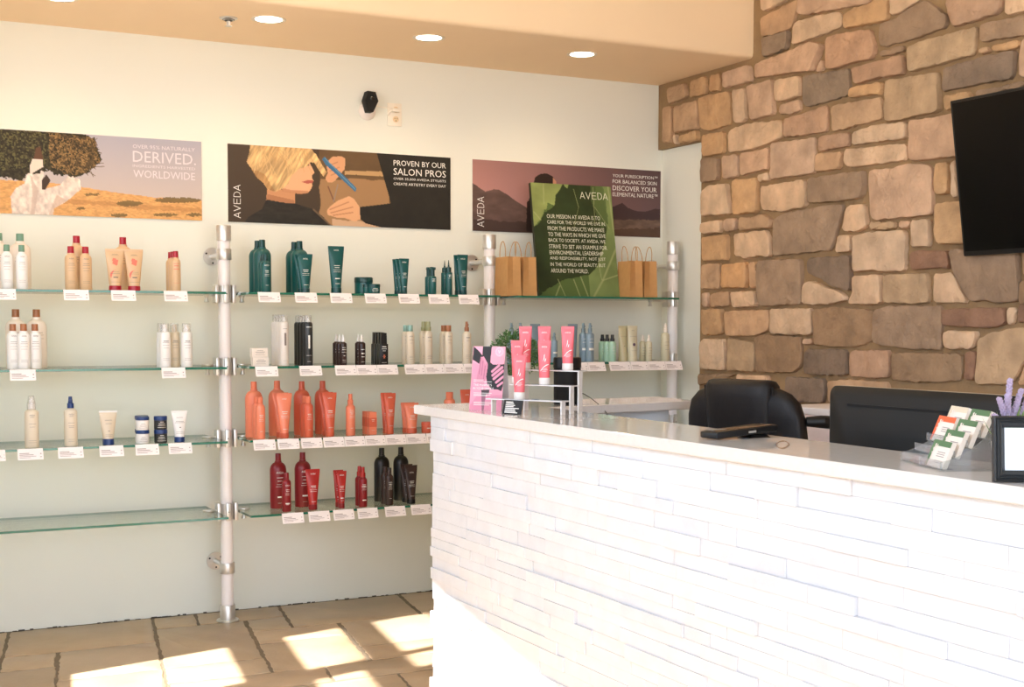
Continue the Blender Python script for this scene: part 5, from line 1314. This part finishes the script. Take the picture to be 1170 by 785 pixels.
put('hair_tube', 'tube', 2, 722.6, 372.2, .045, 'olivetube', V5, 'pale olive tube with round emblem, right one', g, wob=1)
V6 = lambda h, mm: make_tube(h, 12.4*mm, 11*mm, 'olive', 'olive', 'ink', [(.7, .7, 1), (.42, .1, 4)], None)
put('hair_tube', 'tube', 2, 711.8, 372.2, .08, 'olivetube2', V6, 'darker olive tube left of the pale olive tube', g, wob=1)
V7 = lambda h, mm: make_bottle('mist', h, 7.6*mm, 'olive2', 'pinkw', 'ink', [(.5, .6, 1.4), (.4, .6, 1), (.3, .6, 1), (.2, .6, 1)], None, oval=1)
put('spray_bottle', 'bottle', 2, 741.2, 382.6, .045, 'olivespray', V7, 'small olive spray bottle, right of the small pair', g)
put('spray_bottle', 'bottle', 2, 734.2, 381.2, .085, 'olivespray', V7, 'small olive spray bottle, left of the small pair', g)
V8 = lambda h, mm: make_bottle('mist', h, 9.6*mm, 'olive2', 'pinkw', 'ink', [(.5, .5, 1.6), (.42, .6, 1), (.3, .5, 1)], None, oval=1)
put('spray_bottle', 'bottle', 2, 760, 369.6, .05, 'oliveend', V8, 'taller olive spray bottle in front of the right corner pole', g)
# round emblem on the pale olive tube
ot = _cache['olivetube']; m = MB(); m.lathe([(.0055, 0), (.0085, 0)], 18, axis=(0, -1, 0), c=(0, -.0185, .52*.178)); m.build('round_emblem', [pm('violet', (96, 70, 96))], ot, smooth=False)

# ---- shelf price tags
M_tagw = mat('tag_card', (242, 234, 232), .5)
M_tagink = mat('tag_ink', (168, 154, 150), .7)
def make_tag(w, h):
    root = bpy.data.objects.new('price_tag', None); COL.objects.link(root); root.empty_display_size = .03
    d = Vector((0, -.42, -1)).normalized(); n = Vector((0, -1, .42)).normalized(); X = Vector((w/2, 0, 0))
    m = MB(); m.prism([-X, X, X+d*h, -X+d*h], -n*.0014); m.build('card', [M_tagw], root, smooth=False)
    m = MB(); m.box((-.018, -.0, -.0008), (.018, .022, .0)); m.prism([(-.018, 0, 0), (.018, 0, 0), Vector((.018, 0, 0))+d*h*.9, Vector((-.018, 0, 0))+d*h*.9], n*-.003)
    m.v = [(p[0], p[1]+.0018, p[2]) for p in m.v]; m.build('clip', [M_acedge], root, smooth=False)
    m = MB()
    def bar(a, b, t, th):
        p = [(-w/2+w*a, t), (-w/2+w*b, t), (-w/2+w*b, t+th), (-w/2+w*a, t+th)]; m.add([Vector((x, 0, 0))+d*h*tt+n*.0006 for x, tt in p], [(0, 1, 2, 3)])
    for q in ((.07, .45, .38, .07), (.07, .62, .52, .06), (.07, .72, .66, .04), (.07, .5, .78, .04), (.88, .93, .42, .1), (.87, .94, .72, .06)): bar(*q)
    m.build('lettering', [M_tagink], root, smooth=False, fix=False)
    return root
TAGS = [
 (1, -8, 19.8, 'white price tag at the left photo edge below the sage-capped bottles'), (1, 74, 102.8, 'white price tag below the sand bottles with red caps'), (1, 128.2, 156, 'white price tag below the two blossom tubes'), (1, 188.2, 215, 'white price tag below the three small sand bottles'),
 (2, 11, 40.7, 'white price tag below the small copper-capped bottles'), (2, 184.5, 211.5, 'white price tag below the white foam bottles'),
 (3, -10, 4.2, 'white price tag cut by the left edge of the third shelf'), (3, 18.2, 47.5, 'white price tag below the spray bottle with clear cap'), (3, 64.5, 93.5, 'white price tag below the navy pump spray bottle'), (3, 112, 139.6, 'white price tag below the beige tube with navy cap'), (3, 153.2, 180, 'white price tag below the white jars'), (3, 191.2, 217.7, 'white price tag below the white tube and black jars'),
 (1, 295.3, 320.5, 'white price tag below the left pair of green bottles'), (1, 337.3, 362.3, 'white price tag below the wide green tubes'), (1, 377.4, 402, 'white price tag below the tall lone green tube'), (1, 417, 440.8, 'white price tag below the green jars'), (1, 455.3, 478.8, 'white price tag below the slim green tubes'), (1, 489.4, 512.6, 'white price tag below the green serum bottles'), (1, 523.6, 546.2, 'white price tag below the green tubes by the middle pole'),
 (2, 291.4, 317, 'white price tag below the stacked cream boxes'), (2, 341.8, 367, 'white price tag below the black hairspray cans'), (2, 382.5, 406.5, 'white price tag below the three brown spray bottles'), (2, 406.9, 430.1, 'white price tag below the two opaque-capped brown bottles'), (2, 430.5, 453.8, 'white price tag below the rectangular black bottles'), (2, 461.8, 484.6, 'white price tag below the sea-green capped bottles'), (2, 485, 506.5, 'white price tag below the olive spray heads'), (2, 506.9, 529, 'white price tag below the copper-capped beige bottles'), (2, 529.4, 551, 'white price tag below the slim copper pump bottle'),
 (3, 288.4, 313.5, 'white price tag below the small light orange bottles'), (3, 316, 340.8, 'white price tag below the light orange tubes'), (3, 343, 367, 'white price tag below the small deep orange bottles'), (3, 368.4, 392.2, 'white price tag below the deep orange tubes'), (3, 392.7, 415.8, 'white price tag below the orange spray bottle'), (3, 416.2, 439.2, 'white price tag below the orange cartons'), (3, 439.6, 462.8, 'white price tag below the slim orange tubes'), (3, 463.2, 486, 'white price tag below the short wide orange tubes'), (3, 486.6, 508.5, 'white price tag below the orange jar at the counter corner'),
 (4, 320.6, 345.2, 'white price tag below the small dark red bottle'), (4, 350.9, 375.2, 'white price tag below the wide red tube'), (4, 379.4, 403, 'white price tag below the slim red tubes'), (4, 407.2, 430.4, 'white price tag below the red spray bottles'), (4, 438.7, 462, 'white price tag below the small dark brown bottles'), (4, 468.6, 491.5, 'white price tag below the dark brown tubes'),
 (2, 650, 670.8, 'white price tag half hidden behind the black speaker'), (2, 671.2, 690.6, 'white price tag below the slate blue spray bottles'), (2, 695.6, 719.5, 'white price tag below the mint bottles'), (2, 720, 739.2, 'white price tag below the olive tubes'), (2, 739.5, 759, 'white price tag below the small olive spray bottles'), (2, 759.3, 778, 'white price tag at the right end before the corner pole')]
tproto = None
TAGW = .108
for sh, a, b, l in TAGS:
    mid = (a+b)/2
    z = ZSH[sh]+TG/2+.0009; y = YSF-.0035
    p = at(1, y, mid, 430); w = float(at(1, y, b, 430)[0]-at(1, y, a, 430)[0])
    if tproto is None: o = tproto = make_tag(TAGW, .052)
    else: o = dup(tproto, (0, 0, 0))
    o.location = (float(p[0]), y, z); o.rotation_euler = (0, 0, 0); o.scale = (w/TAGW, 1, 1)
    tag(o, l, 'price tag', 'price tags clipped along the shelf fronts')
# ================================================================ ON THE COUNTER
def V3(p): return Vector([float(k) for k in p])
# ---- stepped acrylic riser with pink tubes
dvec = Vector((.485, -.875, 0)).normalized(); nvec = Vector((.875, .485, 0)).normalized()   # along the steps / away from the customer
LEV = [(1.190, Vector((2.268, 4.049, 0))), (1.241, Vector((2.325, 4.088, 0))), (1.292, Vector((2.382, 4.128, 0)))]
t = thing('display_riser', 'clear acrylic three-step riser carrying the pink tubes on the worktop', 'display stand', (2.3, 4.15, ZT))
o0 = Vector((2.3, 4.15, ZT)); Dr, tp = .056, .004
for (z, rp), Lr in zip(LEV, (.325, .262, .262)):
    def P(a, b, zz): return rp-dvec*a+nvec*b+Vector((0, 0, zz))-o0
    def slabm(mb, a0, a1, b0, b1, z0, z1):
        q = [P(a0, b0, z0), P(a1, b0, z0), P(a1, b1, z0), P(a0, b1, z0), P(a0, b0, z1), P(a1, b0, z1), P(a1, b1, z1), P(a0, b1, z1)]
        mb.add(q, [(3, 2, 1, 0), (4, 5, 6, 7)], 0); mb.add(q, [(0, 1, 5, 4), (1, 2, 6, 5), (2, 3, 7, 6), (3, 0, 4, 7)], 1)
    m = MB(); slabm(m, 0, Lr, -.002, Dr-.002, z-tp, z); m.build('step_plate', [M_acryl, M_acedge], t, smooth=False)
    for a in (.012, Lr-.018):
        m = MB(); slabm(m, a, a+.005, .014, .040, ZT+.0002, z-tp-.0002); m.build('leg_panel', [M_acryl, M_acedge], t, smooth=False)
PK = lambda h, mm: make_tube(h, 15*mm, 13*mm, 'pink', 'white', 'whiteink', [(.36, .4, 1), (.33, .5, 1), (.3, .3, 1)], (.84, .42), capf=.155, art='swash')
pk = None
for lv, px, base, label in ((0, 593.5, 456, 'pink hand tube with white cap alone on the lowest riser step'), (1, 591.2, 437.5, 'pink hand tube on the middle riser step, left one'), (2, 600.4, 420.5, 'pink hand tube on the top riser step, leftmost of three'),
                            (1, 622, 439.6, 'pink hand tube on the middle riser step, right one'), (2, 622, 421.6, 'pink hand tube on the top riser step, middle one of three'), (2, 648.6, 422.4, 'pink hand tube on the top riser step, rightmost of three')):
    z, rp = LEV[lv]; mid = rp+nvec*(Dr/2-.002)
    # meet the sight line's azimuth with the middle line of the step
    q = at(2, z, px, base); dirv = Vector((float(q[0]), float(q[1]), 0))
    A = np.array([[dirv.x, dvec.x], [dirv.y, dvec.y]]); s, a = np.linalg.solve(A, np.array([mid.x, mid.y]))
    pos = mid-dvec*float(a); dd = depth((pos.x, pos.y, z))/FPX
    if pk is None: pk = PK(50.3*dd, dd); o = pk
    else: o = dup(pk, (0, 0, 0))
    o.location = (pos.x, pos.y, z+.0006); o.rotation_euler = (0, 0, math.radians(-32+R.uniform(-4, 4))); o.name = 'hand_tube'; tag(o, label, 'tube', 'pink tubes on the acrylic riser')

# ---- pink tent card
bl = V3(at(2, ZT, 536, 468)); br = V3(at(2, ZT, 572.8, 469.2)); wv = br-bl
nb = Vector((-wv.y, wv.x, 0)).normalized()
if nb.y < 0: nb = -nb
rt = at(1, br.y+nb.y*.035, 577, 396); Ht = float(rt[2])-ZT
t = thing('tent_card', 'pink and black hand-print tent card at the left end of the worktop', 'card', bl)
M_tent = mat('tent_board', (214, 212, 216), .6)
bk = nb*.035; top = bk+Vector((0, 0, Ht)); wv3 = Vector((wv.x, wv.y, 0))
m = MB(); nf = (wv3.cross(top)).normalized(); nf = nf if nf.dot(nb) > 0 else -nf
m.prism([Vector(), wv3, wv3+top, top], nf*.0012); m.build('front_panel', [M_tent], t, smooth=False)
m = MB(); fb = bk*2; q = [fb, fb+wv3, wv3+top+nf*.0014, top+nf*.0014]; m.prism(q, nb*.0012); m.build('back_panel', [M_tent], t, smooth=False)
fz = lambda u, v: tuple(wv3*u+top*(1-v)-nf*.0006)
conv = quad_uv((85, 195), (352, 195), (322, 738), (46, 731))
pic = Pic(110, 220, conv, wv.length/top.length)
def paintt(p):
    p.grad((238, 168, 186), (232, 152, 172))
    dk = (46, 46, 48)
    p.poly([(88, 195), (132, 235), (168, 282), (134, 345), (79, 308)], dk)
    p.poly([(165, 193), (240, 193), (226, 330), (250, 350), (352, 345), (340, 500), (320, 575), (290, 560), (240, 560), (200, 510), (188, 420), (205, 340), (162, 290), (160, 262)], dk)
    p.poly([(60, 600), (80, 330), (132, 350), (150, 290), (172, 280), (205, 340), (206, 365), (190, 470), (172, 505), (110, 505)], (226, 150, 172))
    hp = (206, 134, 156)
    p.poly([(104, 505), (120, 420), (136, 355), (146, 286), (158, 284), (172, 316), (184, 352), (194, 334), (206, 345), (203, 380), (190, 470), (170, 520)], hp)
    for a, b in (((148, 300), (134, 430)), ((165, 320), (152, 440)), ((184, 362), (170, 470))): p.line(a, b, .006, (150, 90, 120), .6)
    for a, b, wd_ in (((242, 408), (300, 356), .020), ((246, 440), (326, 372), .022), ((256, 470), (334, 402), .022), ((276, 500), (336, 450), .02), ((290, 530), (330, 500), .018)): p.line(a, b, wd_, (230, 152, 174))
    p.poly([(150, 565), (222, 560), (215, 600), (190, 600), (172, 735), (155, 735)], dk, .85)
    p.poly([(44, 735), (58, 690), (110, 615), (330, 605), (324, 742)], (202, 128, 152), .55)
    p.disc((303, 240), .078, (244, 190, 212), .55)
paintt(pic); print_mesh('print', pic, fz, t)
words(fz, -nf, [('THE POWER\u2019S', conv((86, 512)), conv((240, 533))), ('IN YOUR HANDS', conv((82, 541)), conv((256, 563))), ('V', conv((292, 226)), conv((314, 256)))], M_wink, t)
m = MB()
for y, x1 in ((478, 170), (492, 240), (588, 240), (602, 230), (610, 200), (665, 250), (676, 250), (688, 220)):
    a = conv((86, y)); b = conv((x1, y+4)); m.add([Vector(fz(u, v))-nf*.0009 for u, v in ((a[0], a[1]), (b[0], a[1]), (b[0], a[1]+.007), (a[0], a[1]+.007))], [(0, 1, 2, 3)])
c = conv((303, 240))
for k in range(20):
    a = 2*PI*k/20; e = .07; r1, r2 = .1, .115
    m.add([Vector(fz(c[0]+r*math.cos(q)*1.0, c[1]+r*math.sin(q)*wv.length/top.length))-nf*.0009 for r, q in ((r1, a-e), (r1, a+e), (r2, a+e), (r2, a-e))], [(0, 1, 2, 3)])
m.build('fine_print', [M_wink], t, smooth=False, fix=False)

# ---- small black card sign
c0 = V3(at(2, ZT, 573.6, 472.8)); c1 = V3(at(2, ZT, 595, 474.2)); wv2 = c1-c0
up = V3(at(1, c0.y+.006, 576.4, 456.6)); Hc = up.z-ZT
off = Vector((up.x-c0.x, .006, Hc))
t = thing('card_sign', 'small black card sign with white text before the acrylic riser', 'sign', c0)
nn2 = wv2.cross(off).normalized(); nn2 = nn2 if nn2.y < 0 else -nn2
m = MB(); m.prism([Vector(), wv2, wv2+off, off], nn2*-.0022); m.build('card', [M_black], t, smooth=False)
m = MB(); g2 = lambda u, v: wv2*u+off*(1-v)+nn2*.0007
for v, a, b in ((.12, .12, .5), (.22, .12, .55), (.34, .12, .62), (.44, .12, .56), (.55, .12, .85), (.65, .12, .66), (.76, .12, .7), (.85, .12, .8)):
    m.add([g2(a, v), g2(b, v), g2(b, v+.055), g2(a, v+.055)], [(0, 1, 2, 3)])
m.build('lettering', [M_wink], t, smooth=False, fix=False)
m = MB(); m.prism([wv2*.8-nn2*.003, wv2*.92-nn2*.003, wv2*.92-nn2*.012, wv2*.8-nn2*.012], (0, 0, .003)); m.prism([wv2*.8-nn2*.004, wv2*.92-nn2*.004, wv2*.92-nn2*.006+off*.5, wv2*.8-nn2*.006+off*.5], (0, 0, .002)); m.build('easel_foot', [M_acedge], t, smooth=False)

# ---- boxwood topiary in a pot
yt = 4.745; pc = at(1, yt, 589, 404); dd = depth(pc)/FPX; rb = 26.5*dd
t = thing('boxwood_topiary', 'round clipped boxwood ball in a pale pot behind the pink tubes', 'plant', (float(pc[0]), yt, ZT))
M_pot = mat('pale_pot', (206, 196, 188), .6, noise=(14, .05))
M_leaf = mat('box_leaf', (74, 110, 58), .55, attr=True, spec=.35)
M_twig = mat('twig', (74, 58, 40), .8); M_soil = mat('soil', (50, 40, 32), .95)
zc = float(pc[2])-ZT; zp = max(.05, zc-rb*.93)
m = MB(); m.lathe([(0, 0), (.036, 0), (.038, .003), (.049, zp-.006), (.052, zp-.006), (.052, zp), (.046, zp), (.045, zp-.01), (0, zp-.01)], 32); m.build('pot', [M_pot], t)
m = MB(); m.lathe([(.0445, zp-.012), (.0445, zp-.009), (.02, zp-.004), (0, zp-.003)], 24); m.build('soil', [M_soil], t)
m = MB(); m.tube([(0, 0, zp-.008), (.002, .001, zp+.03), (0, 0, zc)], .006)
for k in range(14):
    a = R.uniform(0, 2*PI); b = R.uniform(-.8, 1.3); m.tube([(0, 0, zc-.02), (rb*.8*math.cos(a)*math.cos(b), rb*.8*math.sin(a)*math.cos(b), zc+rb*.8*math.sin(b))], .0015, 5)
m.build('stem', [M_twig], t)
m = MB()
for k in range(2600):
    u = R.uniform(-1, 1); a = R.uniform(0, 2*PI); s = math.sqrt(1-u*u); rr = rb*(R.uniform(.80, 1.0) if k % 4 else R.uniform(.6, .85))*(1+.05*math.sin(5*a+3*u)+.04*math.sin(9*u+2*a))
    n = Vector((s*math.cos(a), s*math.sin(a), u)); c = n*rr+Vector((0, 0, zc))
    d = (n+Vector((R.uniform(-1, 1), R.uniform(-1, 1), R.uniform(-1, 1)))*.8).normalized(); x = d.cross(Vector((R.uniform(-1, 1), R.uniform(-1, 1), R.uniform(-1, 1)))).normalized()
    L = R.uniform(.009, .014); wl = L*.5; z_ = d.cross(x)
    g_ = R.uniform(.7, 1.25); base = lin(R.choice(((78, 116, 60), (64, 98, 52), (98, 134, 74)))); col = tuple(q*g_ for q in base)
    m.add([c, c+d*L*.5+x*wl*.5, c+d*L, c+d*L*.5-x*wl*.5, c+d*L*.5+z_*.0015], [(0, 1, 4), (1, 2, 4), (2, 3, 4), (3, 0, 4)], 0, col)
m.build('foliage', [M_leaf], t, colors=True, smooth=False, fix=False)

# ---- black cylinder speaker with its cable
ys = 4.63; sc = at(1, ys, 648, 461); zt_ = float(at(1, ys-.05, 648, 408.5)[2]); Hs = zt_-ZT; rs_ = 16*depth((float(sc[0]), ys, 1.2))/FPX
t = thing('cylinder_speaker', 'black cylindrical speaker standing behind the acrylic riser', 'speaker', (float(sc[0]), ys, ZT))
m = MB(); m.lathe([(0, 0), (rs_*.94, 0), (rs_*.97, .004), (rs_*.97, Hs*.765), (rs_*.9, Hs*.77), (0, Hs*.77)], 40); m.build('body', [M_blackm], t)
m = MB(); m.lathe([(rs_*.9, Hs*.77), (rs_, Hs*.775), (rs_, Hs*.965), (rs_*.97, Hs*.99), (rs_*.9, Hs), (0, Hs)], 40); m.build('top_ring', [M_black], t)
x0 = float(sc[0])
pts = []
for px, py, y in ((661, 448, 4.63), (668, 450.5, 4.61), (676, 455.5, 4.59), (684, 462, 4.57), (690, 468, 4.555), (693, 472, 4.525), (694.5, 479, 4.51), (695, 490, 4.505)):
    q = V3(at(1, y, px, py)); pts.append(q-Vector((x0, ys, ZT)))
m = MB(); m.tube(pts, .0017, 8); m.build('power_cable', [M_black], t)

# ---- handheld payment terminal
a = V3(at(2, ZT+.012, 816, 498)); b = V3(at(0, 2.372, 887, 488.5)); ax = (b-a); Lp = ax.length; ax.normalize()
sd = Vector((-ax.y, ax.x, 0)).normalized(); sd = sd if sd.y > 0 else -sd; nu_ = ax.cross(sd).normalized(); nu_ = nu_ if nu_.z > 0 else -nu_
t = thing('payment_terminal', 'black handheld payment terminal propped up on the worktop', 'terminal', (a.x, a.y, ZT))
rotm = Matrix((ax, sd, nu_)).transposed(); o1 = Vector((0, 0, a.z-ZT))
def pbox(m, lo, hi, bev=.0, mi=0):
    c = Vector([(p+q)/2 for p, q in zip(lo, hi)]); s = Vector([(q-p)/2 for p, q in zip(lo, hi)]); w = o1+rotm @ c
    m.box(w-s, w+s, mi, bev=bev, rot=rotm)
m = MB(); pbox(m, (0, -.012, -.010), (Lp, .062, .009), .006); m.build('body', [M_black], t)
m = MB(); pbox(m, (.012, -.007, .0088), (Lp-.02, .057, .0102), .0004); m.build('screen', [mat('glossy_glass', (24, 20, 18), .05, spec=.9)], t)
m = MB(); pbox(m, (Lp*.5, -.0128, -.004), (Lp*.62, -.0118, .002)); m.build('side_keys', [M_steel], t, smooth=False)
m = MB(); q = o1+rotm @ Vector((Lp*.72, .025, -.011)); m.loft([[(q.x+dx*.034, q.y+dy*.034, .0004) for dx, dy in ((-1, -1), (1, -1), (1, 1), (-1, 1))], [(q.x+dx*.024, q.y+dy*.024, q.z-.001) for dx, dy in ((-1, -1), (1, -1), (1, 1), (-1, 1))]]); m.build('stand', [M_black], t, smooth=False)
# its thin cord
ring = [V3(at(2, ZT+.0016, 893+7*math.cos(k*.5)+k*.15, 508+4.2*math.sin(k*.5))) for k in range(14)]
c0_ = ring[0]; t2 = thing('thin_cord', 'thin loose brown cord loop beside the payment terminal', 'cord', (c0_.x, c0_.y, ZT))
m = MB(); m.tube([p-Vector((c0_.x, c0_.y, ZT)) for p in ring], .0011, 6); m.build('cord_loop', [mat('cord_brown', (150, 118, 92), .5)], t2)

# ---- tiered acrylic holder with six stacks of cards
FR = Vector((2.115, 2.12, ZT)); av = Vector((.386, .922, 0)).normalized(); bv = Vector((.922, -.386, 0)).normalized()
Wh, Dh, Hh = .233, .118, .116
t = thing('card_holder', 'clear acrylic tiered card holder at the right end of the worktop', 'card holder', FR)
def Q(a, b, z): return av*a+bv*b+Vector((0, 0, z))
curve = [(0, 0), (0, .02)]+[(Dh*math.sin(k*PI/2/10)*1.0, .02+(Hh-.02)*(1-math.cos(k*PI/2/10))**.75) for k in range(1, 10)]+[(Dh, Hh), (Dh, 0)]
for a in (0, Wh/2-.0012, Wh-.0025):
    m = MB(); m.prism([Q(a, b, z+.0003) for b, z in curve], av*.0025); m.build('side_panel', [M_acrylh], t, smooth=False)
m = MB(); m.prism([Q(0, Dh, .0003), Q(Wh, Dh, .0003), Q(Wh, Dh, Hh), Q(0, Dh, Hh)], bv*.0025); m.build('back_panel', [M_acryl], t, smooth=False)
tiers = [(.004+.028*k, .003+.0225*k) for k in range(4)]
for b, z in tiers:
    m = MB(); m.prism([Q(.0028, b, z), Q(Wh-.003, b, z), Q(Wh-.003, b, z+.018), Q(.0028, b, z+.018)], bv*.0018)
    m.prism([Q(.0028, b, z), Q(Wh-.003, b, z), Q(Wh-.003, b+.026, z), Q(.0028, b+.026, z)], (0, 0, .0016)); m.build('tier', [M_acrylh], t, smooth=False)
M_cg = mat('card_green', (86, 122, 84), .55); M_co = mat('card_orange', (240, 104, 62), .55); M_cw = mat('card_white', (240, 230, 220), .55); M_cc = mat('card_cream', (224, 210, 186), .55)
def card_stack(k, col, hdr, label):
    b, z = tiers[k]; a0 = .010 if col == 0 else .124; Wc, Hc_ = .097, .060
    org = FR+Q(a0, b+.005, z+.0022)
    t = thing('card_stack', label, 'cards', org, 0, 'stacks of small cards in the acrylic holder')
    up_ = (Vector((0, 0, 1))+bv*.40).normalized(); fn = av.cross(up_); fn = fn if fn.dot(bv) < 0 else -fn
    m = MB(); m.prism([Vector(), av*Wc, av*Wc+up_*Hc_, up_*Hc_], -fn*.010); m.build('cards', [M_cw], t, smooth=False)
    f = lambda u, v: av*Wc*(1-u)+up_*Hc_*v+fn*.0006
    m = MB(); m.add([f(0, .78), f(1, .78), f(1, 1), f(0, 1)], [(0, 1, 2, 3)]); m.add([f(0, 0), f(.1, 0), f(.16, .8), f(0, .8)], [(0, 1, 2, 3)])
    m.build('header_print', [hdr], t, smooth=False, fix=False)
    m = MB()
    for u, v, r in ((.2, .8, .07), (.15, .66, .055), (.24, .72, .05), (.13, .5, .04), (.3, .80, .045)):
        m.add([f(u+r*.62*math.cos(2*PI*j/7)*(1.25 if j % 2 else .8), v+r*math.sin(2*PI*j/7)*(1.25 if j % 2 else .8))+fn*.0004 for j in range(7)], [tuple(range(7))])
    m.build('flower_print', [M_cw], t, smooth=False, fix=False)
    m = MB()
    for v in (.55, .47, .39, .22, .15): m.add([f(.42, v), f(.85, v), f(.85, v+.03), f(.42, v+.03)], [(0, 1, 2, 3)])
    m.build('lettering', [M_tagink], t, smooth=False, fix=False)
card_stack(0, 0, M_cg, 'green-headed white cards in the lowest front slot of the holder')
card_stack(1, 0, M_cg, 'green-headed white cards in the second slot from the front')
card_stack(2, 0, M_cg, 'green-headed white cards in the third slot, right column')
card_stack(3, 0, M_cg, 'green-headed white cards in the topmost right slot of the holder')
card_stack(2, 1, M_co, 'orange-headed white cards in the left column of the holder')
card_stack(3, 1, M_cc, 'cream-headed white cards in the topmost left slot of the holder')

# ---- black picture frame and lavender
f0 = V3(at(2, ZT, 1134.5, 551)); rv = Vector((.87, -.49, 0)).normalized(); nv = Vector((-rv.y, rv.x, 0)); nv = nv if nv.y > 0 else -nv
ftop = at(1, f0.y+.012, 1136.5, 475.5); Hf = float(ftop[2])-ZT; Wf = .185
t = thing('picture_frame', 'black ridged picture frame with a white notice, right end of worktop', 'frame', f0)
upf = (Vector((0, 0, 1))+nv*.10).normalized(); Hf = Hf/upf.z; fnf = rv.cross(upf); fnf = fnf if fnf.y < 0 else -fnf
bw_ = .023
M_frame = mat('black_frame_wood', (34, 36, 38), .4)
m = MB()
prof = [(0, 0), (0, .014), (.003, .018), (.006, .015), (.009, .018), (.012, .014), (.015, .016), (.019, .011), (bw_, .008), (bw_, 0)]
cor = [(0, 0, 1, 1), (Wf, 0, -1, 1), (Wf, Hf, -1, -1), (0, Hf, 1, -1)]
secs = [[rv*(x+sx*d)+upf*(y+sy*d)+fnf*(h-.006) for d, h in prof] for x, y, sx, sy in cor]
n_ = len(prof); vs_ = [p for s in secs for p in s]; fs_ = []
for i in range(4):
    j = (i+1) % 4
    for k in range(n_): k2 = (k+1) % n_; fs_.append((i*n_+k, i*n_+k2, j*n_+k2, j*n_+k))
m.add(vs_, fs_); m.v = [(p[0], p[1], p[2]+.0008) for p in m.v]; m.build('frame_moulding', [M_frame], t, sharp=20)
m = MB(); m.prism([rv*bw_+upf*bw_, rv*(Wf-bw_)+upf*bw_, rv*(Wf-bw_)+upf*(Hf-bw_), rv*bw_+upf*(Hf-bw_)], -fnf*.004); pp = m.build('notice', [mat('notice_paper', (206, 214, 224), .5)], t, smooth=False)
m = MB(); fz2 = lambda u, v: rv*(bw_+(Wf-2*bw_)*u)+upf*(bw_+(Hf-2*bw_)*v)+fnf*.0006
for v, a_, b_ in ((.74, .36, .64), (.64, .2, .8), (.56, .18, .82), (.48, .2, .78), (.40, .24, .76), (.3, .36, .66)): m.add([fz2(a_, v), fz2(b_, v), fz2(b_, v+.016), fz2(a_, v+.016)], [(0, 1, 2, 3)])
m.build('lettering', [mat('faint_ink', (178, 180, 190), .6)], pp, smooth=False, fix=False)
m = MB(); m.prism([rv*(Wf*.4)+upf*(Hf*.75)-fnf*.007, rv*(Wf*.6)+upf*(Hf*.75)-fnf*.007, rv*(Wf*.6)+nv*.085+Vector((0, 0, .001)), rv*(Wf*.4)+nv*.085+Vector((0, 0, .001))], nv*.002); m.build('easel_back', [M_frame], t, smooth=False)
lv = f0+rv*.075+nv*.13
t = thing('lavender_plant', 'lavender sprigs in a small pot behind the black picture frame', 'plant', (lv.x, lv.y, ZT))
m = MB(); m.lathe([(0, 0), (.03, 0), (.032, .003), (.038, .07), (.035, .07), (.033, .06), (0, .06)], 24); m.build('pot', [M_pot], t)
M_lav = mat('lavender_flower', (168, 152, 178), .8, noise=(160, .12)); M_stem = mat('lavender_stem', (128, 152, 88), .6)
tips = [(1154, 434.5), (1151, 452), (1141.5, 456), (1136, 475), (1167, 446), (1180, 440), (1190, 452), (1163, 460)]
for i, (px, py) in enumerate(tips):
    yy = lv.y+R.uniform(-.015, .015); tip = V3(at(1, yy, px, py))-Vector((lv.x, lv.y, ZT))
    b0 = Vector((R.uniform(-.015, .015), R.uniform(-.015, .015), .06)); midp = b0*.4+tip*.6+Vector((0, 0, .01 if i == 3 else .004))
    pts = [b0*(1-s)**2+midp*2*s*(1-s)+tip*s*s for s in [k/10 for k in range(11)]]
    m = MB(); m.tube(pts, .0016, 6); st = m.build('stem', [M_stem], t)
    m = MB()
    for k in range(46):
        s = .45+.55*k/45; j = min(9, int(s*10)); p = pts[j]+(pts[j+1]-pts[j])*(s*10-j); rr = .0075*(1-.35*(s-.45)/.55)
        a = k*2.4; dd_ = Vector((math.cos(a), math.sin(a), .5)).normalized(); c = p+dd_*rr*.5
        m.lathe([(0, -.0045), (.0035, -.0015), (.0042, .001), (.002, .004), (0, .005)], 6, c=c, axis=dd_)
    m.build('flower_spike', [M_lav], st)
m = MB()
for k in range(40):
    a = R.uniform(0, 2*PI); L = R.uniform(.05, .09); b0 = Vector((R.uniform(-.02, .02), R.uniform(-.02, .02), .06)); e = b0+Vector((math.cos(a)*.035, math.sin(a)*.035, L)); s = Vector((-math.sin(a), math.cos(a), 0))*.003
    mm_ = (b0+e)/2+Vector((math.cos(a)*.004, math.sin(a)*.004, .008)); m.add([b0-s*.4, b0+s*.4, mm_+s, e, mm_-s], [(0, 1, 2, 4), (4, 2, 3)])
m.build('leaves', [M_stem], t, smooth=False)
